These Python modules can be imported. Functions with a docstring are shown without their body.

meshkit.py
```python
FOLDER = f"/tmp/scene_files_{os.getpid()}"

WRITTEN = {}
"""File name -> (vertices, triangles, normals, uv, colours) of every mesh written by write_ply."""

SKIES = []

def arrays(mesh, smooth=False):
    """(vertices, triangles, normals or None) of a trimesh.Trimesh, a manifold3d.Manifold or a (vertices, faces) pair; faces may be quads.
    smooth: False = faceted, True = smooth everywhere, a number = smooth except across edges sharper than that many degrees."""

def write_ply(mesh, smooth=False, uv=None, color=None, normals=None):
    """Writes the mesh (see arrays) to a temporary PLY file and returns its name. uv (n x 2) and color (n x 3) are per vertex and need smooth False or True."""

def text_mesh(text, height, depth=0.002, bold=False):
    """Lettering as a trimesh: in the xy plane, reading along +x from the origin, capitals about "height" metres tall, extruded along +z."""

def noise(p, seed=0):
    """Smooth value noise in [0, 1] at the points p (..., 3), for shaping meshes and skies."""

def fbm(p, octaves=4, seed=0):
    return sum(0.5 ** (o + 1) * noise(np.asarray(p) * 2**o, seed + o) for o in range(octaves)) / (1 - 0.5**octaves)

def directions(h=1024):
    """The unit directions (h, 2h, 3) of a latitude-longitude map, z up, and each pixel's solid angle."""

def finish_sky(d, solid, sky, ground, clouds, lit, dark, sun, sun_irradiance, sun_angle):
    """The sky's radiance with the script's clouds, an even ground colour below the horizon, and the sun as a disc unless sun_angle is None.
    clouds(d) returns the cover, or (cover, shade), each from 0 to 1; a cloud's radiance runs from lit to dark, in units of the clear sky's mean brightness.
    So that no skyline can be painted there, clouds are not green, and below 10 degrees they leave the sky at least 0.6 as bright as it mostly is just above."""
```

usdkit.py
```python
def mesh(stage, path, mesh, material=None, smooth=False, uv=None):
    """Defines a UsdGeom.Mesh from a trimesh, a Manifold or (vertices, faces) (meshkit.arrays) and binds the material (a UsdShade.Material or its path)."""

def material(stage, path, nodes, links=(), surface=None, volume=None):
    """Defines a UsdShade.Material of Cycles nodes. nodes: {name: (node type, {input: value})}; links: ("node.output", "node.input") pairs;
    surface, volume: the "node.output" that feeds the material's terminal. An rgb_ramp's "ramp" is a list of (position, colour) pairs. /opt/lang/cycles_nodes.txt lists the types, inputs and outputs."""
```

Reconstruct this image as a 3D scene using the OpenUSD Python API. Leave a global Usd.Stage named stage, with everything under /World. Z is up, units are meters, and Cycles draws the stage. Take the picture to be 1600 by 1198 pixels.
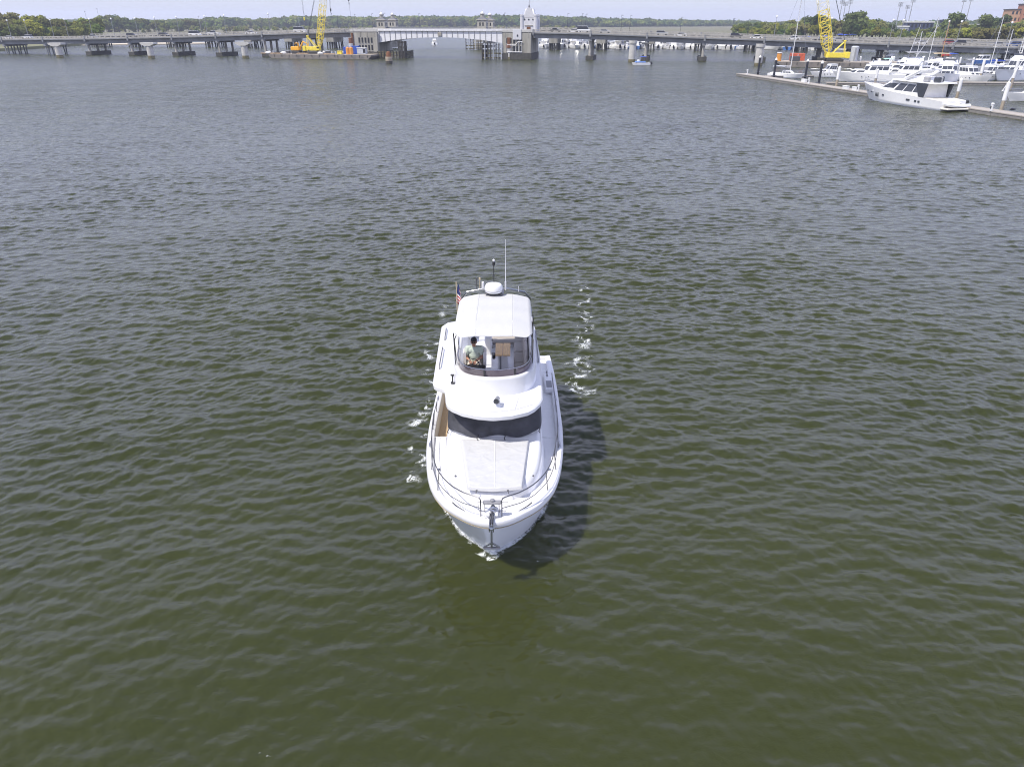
import math, random
import numpy as np, trimesh, manifold3d as m3
import mapbox_earcut as earcut
from shapely.geometry import Polygon
from scipy.interpolate import PchipInterpolator
import meshkit, usdkit
from pxr import Usd, UsdGeom, UsdLux, UsdShade, Sdf, Gf, Vt

stage = Usd.Stage.CreateInMemory()
UsdGeom.SetStageUpAxis(stage, 'Z'); UsdGeom.SetStageMetersPerUnit(stage, 1.0)
UsdGeom.Xform.Define(stage, '/World'); UsdGeom.Scope.Define(stage, '/World/Looks')
PI = math.pi

# ---------------------------------------------------------------- camera, sky, sun, exposure
FPX, PITCH, CAM_H = 1109.0, math.atan(567 / 1109), 13.5
cam = UsdGeom.Camera.Define(stage, '/World/camera')
cam.AddTranslateOp().Set((0, 0, CAM_H)); cam.AddRotateXOp().Set(90 - math.degrees(PITCH))
cam.CreateHorizontalApertureAttr(36.0); cam.CreateVerticalApertureAttr(36.0 * 766 / 1024)
cam.CreateFocalLengthAttr(36.0 * FPX / 1600); cam.CreateClippingRangeAttr((0.1, 40000.0))
cam.CreateExposureAttr(0.66)
SUN_EL = math.radians(58); SUN = np.array([-0.80, -0.60, 0.0]); SUN /= np.linalg.norm(SUN)
SUN = np.array([*(SUN[:2] * math.cos(SUN_EL)), math.sin(SUN_EL)])
sky = UsdLux.DomeLight.Define(stage, '/World/sky')
sky.GetPrim().SetCustomDataByKey('kind', 'structure')
sky_m = usdkit.material(stage, '/World/Looks/sky', {
    'sky': ('sky_texture', dict(sky_type='single_scattering', sun_disc=False, sun_elevation=SUN_EL, sun_rotation=math.atan2(SUN[0], SUN[1]), air_density=0.8, aerosol_density=0.4, ozone_density=2.0)),
    # hazy veil, denser in wisps, with brightness added above the horizon for water reflections
    'g': ('texture_coordinate', {}), 'mp': ('mapping', dict(scale=(1, 1, 4))), 'n': ('noise_texture', dict(scale=2.2, detail=5, roughness=.55)),
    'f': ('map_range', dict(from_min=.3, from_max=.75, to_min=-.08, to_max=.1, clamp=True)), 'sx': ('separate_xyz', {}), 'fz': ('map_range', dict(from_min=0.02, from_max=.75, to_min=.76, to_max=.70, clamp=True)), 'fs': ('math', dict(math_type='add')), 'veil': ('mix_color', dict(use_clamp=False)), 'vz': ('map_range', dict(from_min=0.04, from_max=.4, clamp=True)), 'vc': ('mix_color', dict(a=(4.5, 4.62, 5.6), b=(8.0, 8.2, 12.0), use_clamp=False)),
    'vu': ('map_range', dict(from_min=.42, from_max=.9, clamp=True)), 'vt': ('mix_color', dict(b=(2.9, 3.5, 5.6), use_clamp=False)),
    'bg': ('background_shader', dict(strength=0.1))},
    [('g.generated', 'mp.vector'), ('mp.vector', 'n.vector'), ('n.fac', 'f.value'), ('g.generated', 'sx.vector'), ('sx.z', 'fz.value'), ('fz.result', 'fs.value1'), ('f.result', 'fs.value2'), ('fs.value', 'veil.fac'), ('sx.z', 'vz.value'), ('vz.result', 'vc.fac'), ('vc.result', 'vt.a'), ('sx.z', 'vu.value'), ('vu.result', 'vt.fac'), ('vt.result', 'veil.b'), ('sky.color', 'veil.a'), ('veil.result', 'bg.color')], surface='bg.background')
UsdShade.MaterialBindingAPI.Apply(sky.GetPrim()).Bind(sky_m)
sun = UsdLux.DistantLight.Define(stage, '/World/sun')
sun.CreateIntensityAttr(0.86); sun.CreateAngleAttr(0.53); sun.CreateNormalizeAttr(True); sun.CreateColorAttr((1.0, 0.95, 0.88))
zx = SUN; xx = np.cross([0, 0, 1.0], zx); xx /= np.linalg.norm(xx); yx = np.cross(zx, xx)
sun.AddTransformOp().Set(Gf.Matrix4d(*xx, 0, *yx, 0, *zx, 0, 0, 0, 0, 1))

# ---------------------------------------------------------------- helpers
_used = {}
def numbered(path):
    n = _used.get(path, -1) + 1; _used[path] = n
    return path if n == 0 else '%s_%03d' % (path, n)
def tag(p, label=None, cat=None, group=None, kind=None):
    p = p.GetPrim() if hasattr(p, 'GetPrim') else p
    for k, v in (('label', label), ('category', cat), ('group', group), ('kind', kind)):
        if v: p.SetCustomDataByKey(k, v)
    return p
def thing(name, label, cat, loc=(0, 0, 0), rz=0.0, group=None, scale=None):
    x = UsdGeom.Xform.Define(stage, numbered('/World/' + name))
    x.AddTranslateOp().Set(Gf.Vec3d(*map(float, loc)))
    x.AddRotateZOp().Set(math.degrees(rz))
    s = (1, 1, 1) if scale is None else ((scale,) * 3 if np.ndim(scale) == 0 else scale)
    x.AddScaleOp().Set(Gf.Vec3f(*map(float, s)))
    return tag(x, label, cat, group)
def dup(root, loc, rz, label, group=None, scale=None, cat=None, name=None):
    nm = root.GetName(); nm = nm[:-4] if nm[-4:-3] == '_' and nm[-3:].isdigit() else nm
    r = thing(name or nm, label, cat or root.GetCustomDataByKey('category'), loc, rz, group, scale)
    r.GetReferences().AddInternalReference(root.GetPath()); r.SetInstanceable(True)
    return r
class Maker:
    """Builds the first of a kind with its parts; later ones reference it."""
    def __init__(self, build): self.build, self.root = build, None
    def __call__(self, loc, rz, label, group=None, scale=None):
        if self.root is None:
            self.root = self.build(loc, rz, label, group, scale); return self.root
        return dup(self.root, loc, rz, label, group, scale)

class MB:
    def __init__(s): s.v, s.f, s.n = [], [], 0
    def add(s, v, f):
        v = np.asarray(v, float); f = np.asarray(f, int)
        if f.ndim == 2 and f.shape[1] == 4: f = np.vstack([f[:, [0, 1, 2]], f[:, [0, 2, 3]]])
        s.v.append(v); s.f.append(f + s.n); s.n += len(v); return s
    def tm(s, m): return s.add(m.vertices, m.faces)
    def box(s, c, d, rz=0.0, rx=0.0, ry=0.0, b=0.0):
        """box of centre c and size d; b chamfers it."""
        if b > 0:
            h = np.array(d) / 2; b = min(b, h.min() * .8); pts = []
            for sx in (-1, 1):
                for sy in (-1, 1):
                    for sz in (-1, 1):
                        k = np.array([sx, sy, sz])
                        for a in range(3):
                            q = h - b; q = q.copy(); q[a] = h[a]; pts.append(k * q)
            m = trimesh.convex.convex_hull(np.array(pts))
        else: m = trimesh.creation.box(d)
        v = np.array(m.vertices)
        for ang, ax in ((rx, 0), (ry, 1), (rz, 2)):
            if ang: v = v @ trimesh.transformations.rotation_matrix(ang, np.eye(3)[ax])[:3, :3].T
        return s.add(v + np.array(c), m.faces)
    def tube(s, pts, r, n=6, caps=True):
        p = np.asarray(pts, float); r = np.broadcast_to(np.asarray(r, float), (len(p),))
        t = np.gradient(p, axis=0); t /= np.linalg.norm(t, axis=1, keepdims=True) + 1e-12
        ref = np.array([0, 0, 1.0]) if abs(t[0, 2]) < .9 else np.array([1.0, 0, 0])
        a = np.cross(t[0], ref); a /= np.linalg.norm(a); A = [a]
        for i in range(1, len(p)):
            a = A[-1] - t[i] * (A[-1] @ t[i]); A.append(a / (np.linalg.norm(a) + 1e-12))
        A = np.array(A); B = np.cross(t, A); an = np.arange(n) * 2 * PI / n
        v = (p[:, None] + r[:, None, None] * (np.cos(an)[None, :, None] * A[:, None] + np.sin(an)[None, :, None] * B[:, None])).reshape(-1, 3)
        f = []
        for i in range(len(p) - 1):
            for j in range(n):
                k = (j + 1) % n; f.append([i * n + j, i * n + k, (i + 1) * n + k, (i + 1) * n + j])
        f = np.array(f); f = np.vstack([f[:, [0, 1, 2]], f[:, [0, 2, 3]]])
        if caps:
            e = (len(p) - 1) * n
            f = np.vstack([f, [[0, j + 1, j] for j in range(1, n - 1)], [[e, e + j, e + j + 1] for j in range(1, n - 1)]])
        return s.add(v, f)
    def rings(s, R, closed=True, cap0=True, cap1=True):
        """loft of rings (same count); caps are fans around the mean (convex-ish rings) or mirrored earcut."""
        R = [np.asarray(r, float) for r in R]; n = len(R[0]); v = np.vstack(R); f = []
        for i in range(len(R) - 1):
            for j in range(n if closed else n - 1):
                k = (j + 1) % n; f.append([i * n + j, i * n + k, (i + 1) * n + k, (i + 1) * n + j])
        s.add(v, f)
        for on, r, fl in ((cap0, R[0], True), (cap1, R[-1], False)):
            if on:
                nv = np.cross(r, np.roll(r, -1, 0)).sum(0); k = int(np.abs(nv).argmax()); t = tri(r[:, [1, 2] if k == 0 else [2, 0] if k == 1 else [0, 1]])
                if nv[k] < 0: t = t[:, ::-1]
                s.add(r, t[:, ::-1] if fl else t)
        return s
    def prism(s, poly, z0, z1, b=0.0, hole=None):
        """polygon (counter-clockwise) raised from z0 to z1, its edges chamfered by b."""
        p = np.asarray(poly, float)
        if area(p) < 0: p = p[::-1]
        q = inset(p, b) if b else p
        z = lambda a, h: np.c_[a, np.full(len(a), h)]
        R = [z(q, z0), z(p, z0 + b), z(p, z1 - b), z(q, z1)] if b else [z(p, z0), z(p, z1)]
        if hole is None: return s.rings(R)
        hh = np.asarray(hole, float); hh = hh[::-1] if area(hh) < 0 else hh
        s.rings(R, cap0=False, cap1=False); s.rings([z(hh, z1), z(hh, z0)], cap0=False, cap1=False)
        pts = np.vstack([q, hh]); t = earcut.triangulate_float64(pts, np.array([len(q), len(pts)], np.uint32)).reshape(-1, 3).astype(int)
        t = fix(pts, t); s.add(z(pts, z1), t); s.add(z(pts, z0), t[:, ::-1]); return s
    def lathe(s, prof, c=(0, 0, 0), n=16):
        p = np.asarray(prof, float); an = np.arange(n) * 2 * PI / n
        R = [np.c_[r * np.cos(an), r * np.sin(an), np.full(n, h)] + np.array(c) for r, h in p]
        return s.rings(R, cap0=p[0][0] > 1e-4, cap1=p[-1][0] > 1e-4)
    def sweep(s, curve, prof, closed=False):
        """curve: (n,3) path, mostly level; prof: (outward, up) offsets. Outward lies to the right of travel."""
        c = np.asarray(curve, float); t = np.gradient(c[:, :2], axis=0); t /= np.linalg.norm(t, axis=1, keepdims=True) + 1e-12
        o = np.c_[t[:, 1], -t[:, 0]]; pr = np.asarray(prof, float)
        R = [np.c_[c[:, :2] + o * a, c[:, 2] + b] for a, b in pr]
        n = len(c); v = np.vstack(R); f = []; m = len(R)
        for i in range(m if closed else m - 1):
            k = (i + 1) % m
            for j in range(n - 1): f.append([i * n + j, i * n + j + 1, k * n + j + 1, k * n + j])
        s.add(v, f)
        if closed:
            for e, fl in ((0, True), (n - 1, False)):
                ring = v[[i * n + e for i in range(m)]]; t2 = tri(pr); s.add(ring, t2[:, ::-1] if fl else t2)
        return s
    def grid(s, P):
        """P: (a,b,3) surface."""
        a, b = P.shape[:2]; i, j = np.meshgrid(np.arange(a - 1), np.arange(b - 1), indexing='ij'); k = i * b + j
        return s.add(P.reshape(-1, 3), np.stack([k, k + b, k + b + 1, k + 1], -1).reshape(-1, 4))
    def ball(s, c, r, sub=2, sc=(1, 1, 1)):
        m = trimesh.creation.icosphere(subdivisions=sub, radius=1.0)
        return s.add(m.vertices * np.array(sc) * r + np.array(c), m.faces)
    def move(s, M=None, t=(0, 0, 0)):
        s.v = [(v @ np.asarray(M).T if M is not None else v) + np.array(t) for v in s.v]; return s
    def arrays(s): return np.vstack(s.v), np.vstack(s.f)
    def build(s, name, mat, parent=None, smooth=35, **tags):
        if not s.v: return None
        path = numbered((str(parent.GetPath()) if parent is not None else '/World') + '/' + name)
        v, f = s.arrays()
        pr = usdkit.mesh(stage, path, trimesh.Trimesh(v, f, process=False) if smooth is False else trimesh.Trimesh(v, f, process=True), M[mat] if isinstance(mat, str) else mat, smooth=smooth).GetPrim()
        return tag(pr, **tags) if tags else pr
def area(p): x, y = p[:, 0], p[:, 1]; return .5 * np.sum(x * np.roll(y, -1) - np.roll(x, -1) * y)
def fix(p, t):
    a, b, c = p[t[:, 0]], p[t[:, 1]], p[t[:, 2]]
    cr = (b - a)[:, 0] * (c - a)[:, 1] - (b - a)[:, 1] * (c - a)[:, 0]
    t = t.copy(); t[cr < 0] = t[cr < 0][:, ::-1]; return t
def tri(p):
    p = np.ascontiguousarray(p, float)
    return fix(p, earcut.triangulate_float64(p, np.array([len(p)], np.uint32)).reshape(-1, 3).astype(int))
def inset(p, b):
    e = np.roll(p, -1, 0) - p; e /= np.linalg.norm(e, axis=1, keepdims=True) + 1e-12
    n = np.c_[-e[:, 1], e[:, 0]]; m = n + np.roll(n, 1, 0); m /= np.linalg.norm(m, axis=1, keepdims=True) + 1e-12
    return p + m * (b / np.maximum((m * n).sum(1), .4))[:, None]
def smoothcurve(pts, n):
    p = np.asarray(pts, float); d = np.r_[0, np.cumsum(np.linalg.norm(np.diff(p, axis=0), axis=1))]
    t = np.linspace(0, d[-1], n); return np.stack([PchipInterpolator(d, p[:, k])(t) for k in range(p.shape[1])], 1)
def lerp(a, b, t): return np.asarray(a, float) * (1 - t) + np.asarray(b, float) * t
_c, _s = math.cos(PITCH), math.sin(PITCH)
def survey(px, py, z=None, Y=None):
    """a point read off the photograph, at a known height or a known distance."""
    u, w = (px - 800) / FPX, (py - 599) / FPX; d = np.array([u, _c - w * _s, -_s - w * _c])
    t = (z - CAM_H) / d[2] if z is not None else Y / d[1]
    return np.array([d[0] * t, d[1] * t, CAM_H + d[2] * t])

# ---------------------------------------------------------------- materials
M = {}
def mat(name, col, rough=.5, var=0.0, scale=3.0, metal=0.0, bump=0.0, bscale=None, spec=None, rnd=0.0, detail=4, stretch=None, col2=None, dist=.02, coat=0.0):
    n = {'p': ('principled_bsdf', dict(base_color=col, roughness=rough, metallic=metal, **({'coat_weight': coat, 'coat_roughness': .08} if coat else {})))}; l = []
    if var or col2 is not None or bump:
        n['tc'] = ('texture_coordinate', {}); n['mp'] = ('mapping', dict(scale=stretch or (1, 1, 1))); l += [('tc.object', 'mp.vector')]
    if var or col2 is not None:
        a = np.array(col); hi = np.clip(a * (1 + var), 0, 1) if col2 is None else np.array(col2); lo = a * (1 - var) if col2 is None else a
        n['n'] = ('noise_texture', dict(scale=scale, detail=detail, roughness=.6))
        n['r'] = ('rgb_ramp', dict(ramp=[(.3, tuple(lo)), (.7, tuple(hi))]))
        l += [('mp.vector', 'n.vector'), ('n.fac', 'r.fac')]; out = 'r.color'
        if rnd:
            n['oi'] = ('object_info', {}); n['mr'] = ('map_range', dict(to_min=1 - rnd, to_max=1 + rnd)); n['h'] = ('hsv', {})
            n['mh'] = ('map_range', dict(to_min=.5 - rnd * .06, to_max=.5 + rnd * .06)); n['oi2'] = ('math', dict(math_type='fraction')); n['oi3'] = ('math', dict(math_type='multiply', value2=7.31))
            l += [('oi.random', 'mr.value'), ('oi.random', 'oi3.value1'), ('oi3.value', 'oi2.value1'), ('oi2.value', 'mh.value'), ('mr.result', 'h.value'), ('mh.result', 'h.hue'), (out, 'h.color')]; out = 'h.color'
        l += [(out, 'p.base_color')]
    if bump:
        n['bn'] = ('noise_texture', dict(scale=bscale or scale * 4, detail=4)); n['b'] = ('bump', dict(strength=bump, distance=dist))
        l += [('mp.vector', 'bn.vector'), ('bn.fac', 'b.height'), ('b.normal', 'p.normal')]
    M[name] = usdkit.material(stage, '/World/Looks/' + name, n, l, surface='p.BSDF'); return M[name]
mat('gelcoat', (.65, .65, .65), .28, var=.02, scale=1.2, coat=.3)
mat('hull_white', (.74, .76, .80), .2, var=.02, scale=.8, coat=.4)
mat('deck_nonskid', (.70, .69, .67), .6, var=.03, scale=6, bump=.15, bscale=120, dist=.003)
mat('sunpad_vinyl', (.455, .455, .45), .55, var=.03, scale=2)
M['canvas_white'] = usdkit.material(stage, '/World/Looks/bimini_canvas', {'tc': ('texture_coordinate', {}), 'n': ('noise_texture', dict(scale=70, detail=3)), 'b': ('bump', dict(strength=.15, distance=.004)), 'd': ('diffuse_bsdf', dict(color=(.58, .58, .57))), 't': ('translucent_bsdf', dict(color=(.55, .54, .50))), 'm': ('mix_closure', dict(fac=.22))}, [('tc.object', 'n.vector'), ('n.fac', 'b.height'), ('b.normal', 'd.normal'), ('d.BSDF', 'm.closure1'), ('t.BSDF', 'm.closure2')], surface='m.closure')
mat('cover_mesh', (.045, .046, .054), .6, var=.5, scale=2.2, bump=.2, bscale=140, dist=.003)
mat('steel', (.42, .43, .45), .22, metal=1.0)
mat('steel_dark', (.16, .16, .17), .35, metal=.8)
mat('black_plastic', (.018, .018, .02), .4, var=.2, scale=8)
mat('grey_plastic', (.22, .22, .23), .5, var=.1, scale=8)
mat('teak', (.60, .40, .19), .55, var=.22, scale=5, stretch=(12, 1, 1))
mat('teak_deck', (.40, .29, .17), .6, var=.15, scale=5, stretch=(14, 1, 1))
mat('bulwark_liner', (.42, .40, .35), .5, var=.06, scale=2)
mat('cushion', (.37, .34, .31), .75, var=.05, scale=4, bump=.1, bscale=60, dist=.004)
mat('cushion_light', (.58, .57, .55), .7, var=.03, scale=4)
mat('dash_black', (.015, .015, .017), .35)
mat('antifoul', (.02, .03, .06), .6)
mat('rubber', (.03, .03, .03), .7)
mat('skin', (.36, .19, .125), .5, var=.06, scale=12)
mat('shirt_green', (.42, .48, .40), .8, var=.06, scale=9, bump=.2, bscale=30)
mat('trousers_cream', (.55, .50, .42), .8, var=.06, scale=9)
mat('cap_black', (.02, .02, .025), .7)
mat('hair_grey', (.12, .10, .085), .7)
mat('flag_red', (.45, .04, .04), .7); mat('flag_white', (.75, .74, .72), .7); mat('flag_blue', (.03, .04, .14), .7)
mat('tan_line', (.40, .33, .22), .5)
def glassy(name, tint, fac=.35):
    M[name] = usdkit.material(stage, '/World/Looks/' + name, {'t': ('transparent_bsdf', dict(color=tint)), 'g': ('glossy_bsdf', dict(color=(.9, .9, .9), roughness=.03)), 'd': ('principled_bsdf', dict(base_color=tuple(np.array(tint) * .5), roughness=.2)), 'fr': ('fresnel', dict(IOR=1.45)), 'm': ('mix_closure', {}), 'm2': ('mix_closure', dict(fac=fac))},
        [('t.BSDF', 'm2.closure1'), ('d.BSDF', 'm2.closure2'), ('m2.closure', 'm.closure1'), ('g.BSDF', 'm.closure2'), ('fr.fac', 'm.fac')], surface='m.closure')
glassy('smoked_acrylic', (.42, .34, .38), .45)
mat('dark_glass', (.02, .023, .028), .06, coat=.5)
#SECTION_WATER
# ---------------------------------------------------------------- water: one sheet from under the camera to the horizon
BO = np.array([-0.53, 14.3, 0.0])                      # bow of the motor yacht
rw = np.random.default_rng(11)
def wave_set(n, lo, hi, main, spread, slope):
    lam = np.exp(rw.uniform(math.log(lo), math.log(hi), n)); th = main + rw.normal(0, spread, n)
    return lam, th, rw.uniform(0, 2 * PI, n), slope * lam / (2 * PI) * math.sqrt(2.0 / n)
WAVES = [wave_set(90, .5, 1.35, math.radians(92), .5, .16), wave_set(22, 1.4, 4.0, math.radians(86), .5, .045), wave_set(80, .2, .5, math.radians(92), .7, .13), wave_set(8, 5, 14, math.radians(100), .4, .02)]
def water_height(x, y, res):
    h = np.zeros_like(x)
    patch = .32 + .75 * meshkit.fbm(np.stack([x / 9, y / 13, x * 0], -1), 3, 5) + .6 * meshkit.fbm(np.stack([x / 45, y / 60, x * 0 + 3], -1), 3, 9)
    for lam, th, ph, am in WAVES:
        for l, t, p, a in zip(lam, th, ph, am):
            k = 2 * PI / l; w = np.clip((l / res - 1.9) / 1.5, 0, 1)
            g = k * (x * math.cos(t) + y * math.sin(t)) + p
            h += w * a * (np.sin(g) + .18 * np.cos(2 * g))
    lx, ly = x - BO[0], y - BO[1]; calm = np.exp(-(lx / (1.6 + .05 * np.maximum(ly - 11, 0))) ** 2) * np.clip((ly - 10.5) / 2, 0, 1) * np.exp(-np.maximum(ly - 11, 0) / 55)
    h *= np.clip(patch, .3, 1.35) * (1 - .6 * calm) * (.5 + .5 * np.clip((np.hypot(x, y) - 9) / 20, 0, 1))
    lx, ly = x - BO[0], y - BO[1]                         # the yacht's own wake: bow wave and the V behind it
    for sd in (-1, 1):
        d = sd * lx - (.75 + .36 * np.maximum(ly - 1.5, 0)); along = np.clip((ly - 1.2) / 3, 0, 1) * np.exp(-np.maximum(ly, 0) / 45)
        h += along * (.07 * np.exp(-(d / .55) ** 2) - .045 * np.exp(-((d + .9) / .6) ** 2) + .03 * np.exp(-((d - 1.3) / .5) ** 2) * np.sin(ly * 2.1))
    trail = np.exp(-(lx / 3.2) ** 2) * np.clip((ly - 11) / 6, 0, 1) * np.exp(-np.maximum(ly - 11, 0) / 60)
    h += .07 * trail * np.sin(1.9 * ly + .55 * np.abs(lx) + 1.5 * meshkit.noise(np.stack([lx * .3, ly * .3, lx * 0], -1))) 
    h += .05 * np.exp(-((lx / .7) ** 2 + ((ly - 1.35) / .5) ** 2))
    return h
FOAM = []                                                # (x, y, radius x, radius y, angle, strength) where the yacht breaks the surface
def foam_px(px, py, rx, ry, k, a=0.0):
    p = survey(px, py, z=0.0); FOAM.append((p[0], p[1], rx, ry, a, k))
for a in [(645, 660, .42, .36, .95), (660, 650, .3, .4, .7), (650, 752, .22, .5, .62), (662, 735, .15, .4, .5), (690, 490, .35, .7, .75), (697, 478, .3, .5, .6), (668, 553, .25, .3, .75), (664, 582, .3, .2, .6),
          (712, 808, .16, .35, .8), (722, 822, .13, .3, .8), (737, 840, .12, .22, .75), (755, 862, .2, .14, .9), (772, 868, .28, .13, 1.0), (788, 862, .16, .2, .75), (796, 850, .1, .2, .6), (842, 877, .07, .05, .9),
          (908, 590, .5, .4, .9), (918, 570, .4, .5, .6), (900, 560, .35, .5, .65), (912, 540, .5, .5, .8), (921, 535, .3, .4, .75), (905, 520, .35, .5, .55), (926, 510, .4, .5, .6), (915, 490, .4, .6, .5), (924, 470, .4, .6, .4), (912, 450, .4, .8, .35), (918, 425, .4, .8, .3),
          (918, 610, .4, .25, .75), (915, 622, .25, .2, .7), (408, 1188, .14, .06, .7), (396, 1182, .07, .04, .7), (560, 1184, .06, .05, .6), (85, 1100, .05, .1, .55), (132, 1118, .04, .03, .5), (424, 719, .3, .1, .5), (460, 721, .3, .1, .5), (248, 394, .1, .1, .3)]:
    foam_px(a[0], a[1], a[2] * .72, a[3] * .72, a[4])
rf_ = np.random.default_rng(17)
for k in range(120):                                     # specks of froth strung out along both sides and astern
    t = rf_.beta(1.2, 1.6); right = k % 3 > 0
    px, py = (lerp(905, 915, t) + rf_.normal(0, 9), lerp(625, 420, t)) if right else (lerp(652, 700, t) + rf_.normal(0, 9), lerp(760, 470, t))
    foam_px(px, py, rf_.uniform(.05, .16), rf_.uniform(.06, .2), rf_.uniform(.6, 1.0))
def foam_at(x, y):
    f = np.zeros_like(x); m = (y < 60) & (np.abs(x) < 25); X, Y = x[m], y[m]; q = np.stack([X * 1.6, Y * 1.6, X * 0], -1)
    X = X + .7 * (meshkit.fbm(q, 4, 41) - .5); Y = Y + .8 * (meshkit.fbm(q, 4, 57) - .5); g = np.zeros_like(X)
    for cx, cy, rx, ry, a, k in FOAM: g = np.maximum(g, k * np.exp(-(((X - cx) / (1.35 * rx)) ** 2 + ((Y - cy) / (1.35 * ry)) ** 2)))
    lx, ly = x[m] - BO[0], y[m] - BO[1]; d = np.abs(np.abs(lx) - WLF(np.clip(ly, 1.5, 11.4)))       # the broken line of froth along the hull, and the fading wake
    g = np.maximum(g, (.74 + .26 * np.exp(-np.maximum(ly - 1.4, 0) / 2.5)) * np.exp(-(d / .15) ** 2) * ((ly > 1.4) & (ly < 11.6)) * (.55 + .9 * meshkit.fbm(np.stack([lx * 1.1, ly * 1.1, lx * 0 + 5], -1), 2, 77)))
    g = np.maximum(g, .62 * np.exp(-((np.abs(lx) - 1.5 - .07 * (ly - 11)) / .55) ** 2) * np.clip((ly - 10) / 2, 0, 1) * np.exp(-np.maximum(ly - 11, 0) / 9) * (.4 + 1.1 * meshkit.fbm(np.stack([lx * .7, ly * .5, lx * 0 + 9], -1), 2, 78)))
    f[m] = g; return f
WLF = PchipInterpolator([1.5, 1.56, 2.26, 2.92, 4, 6, 11.4], [0, .06, .80, 1.22, 1.6, 1.85, 1.88])
def make_water():
    # a fan of cells whose size grows with distance from the point below the camera
    r = [2.5]
    while r[-1] < 420: r.append(r[-1] + max(.05, (r[-1] ** 2 + CAM_H ** 2) / CAM_H / 900 * (.42 if r[-1] < 60 else .26), r[-1] * .0017))
    r = np.array(r); na = 740
    a = np.radians(np.linspace(-50.5, 50.5, na)); A, R = np.meshgrid(a, r, indexing='ij')
    x, y = R * np.sin(A), R * np.cos(A)
    res = np.maximum(np.gradient(r)[None, :] + 0 * R, R * (a[1] - a[0]) * .8)
    z = water_height(x, y, res); fo = foam_at(x, y)
    P = np.stack([x, y, z], -1); mb = MB(); mb.grid(P)
    # the rest of the estuary: coarse, level, joined round the fan
    ro = np.array([420, 520, 700, 1000, 1500, 2500, 4500, 6400.]); A2, R2 = np.meshgrid(np.radians(np.linspace(-50.5, 50.5, 60)), ro, indexing='ij')
    mb2 = MB(); mb2.grid(np.stack([R2 * np.sin(A2), R2 * np.cos(A2), R2 * 0], -1))
    A3, R3 = np.meshgrid(np.radians(np.linspace(50.5, 309.5, 120)), np.r_[2.5, 10, 30, 80, 200, 420, 1000, 2500, 6400.], indexing='ij')
    mb2.grid(np.stack([R3 * np.sin(A3), R3 * np.cos(A3), R3 * 0 - .02], -1))
    an = np.radians(np.arange(0, 360, 6)); disc = np.vstack([[[0, 0, -.02]], np.c_[2.5 * np.sin(an), 2.5 * np.cos(an), 0 * an - .02]])
    mb2.add(disc, [[0, 1 + (i + 1) % 60, 1 + i] for i in range(60)])
    v1, f1 = mb.arrays(); v2, f2 = mb2.arrays()
    v, f = np.vstack([v1, v2]), np.vstack([f1, f2 + len(v1)])
    n = np.cross(v[f[:, 1]] - v[f[:, 0]], v[f[:, 2]] - v[f[:, 0]]); f[n[:, 2] < 0] = f[n[:, 2] < 0][:, ::-1]
    pr = usdkit.mesh(stage, '/World/water', trimesh.Trimesh(v, f, process=False), M['water'], smooth=True)
    UsdGeom.PrimvarsAPI(pr).CreatePrimvar('foam', Sdf.ValueTypeNames.FloatArray, 'vertex').Set(Vt.FloatArray.FromNumpy(np.r_[fo.ravel(), np.zeros(len(v2))].astype(np.float32)))
    tag(pr, kind='structure')
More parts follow.
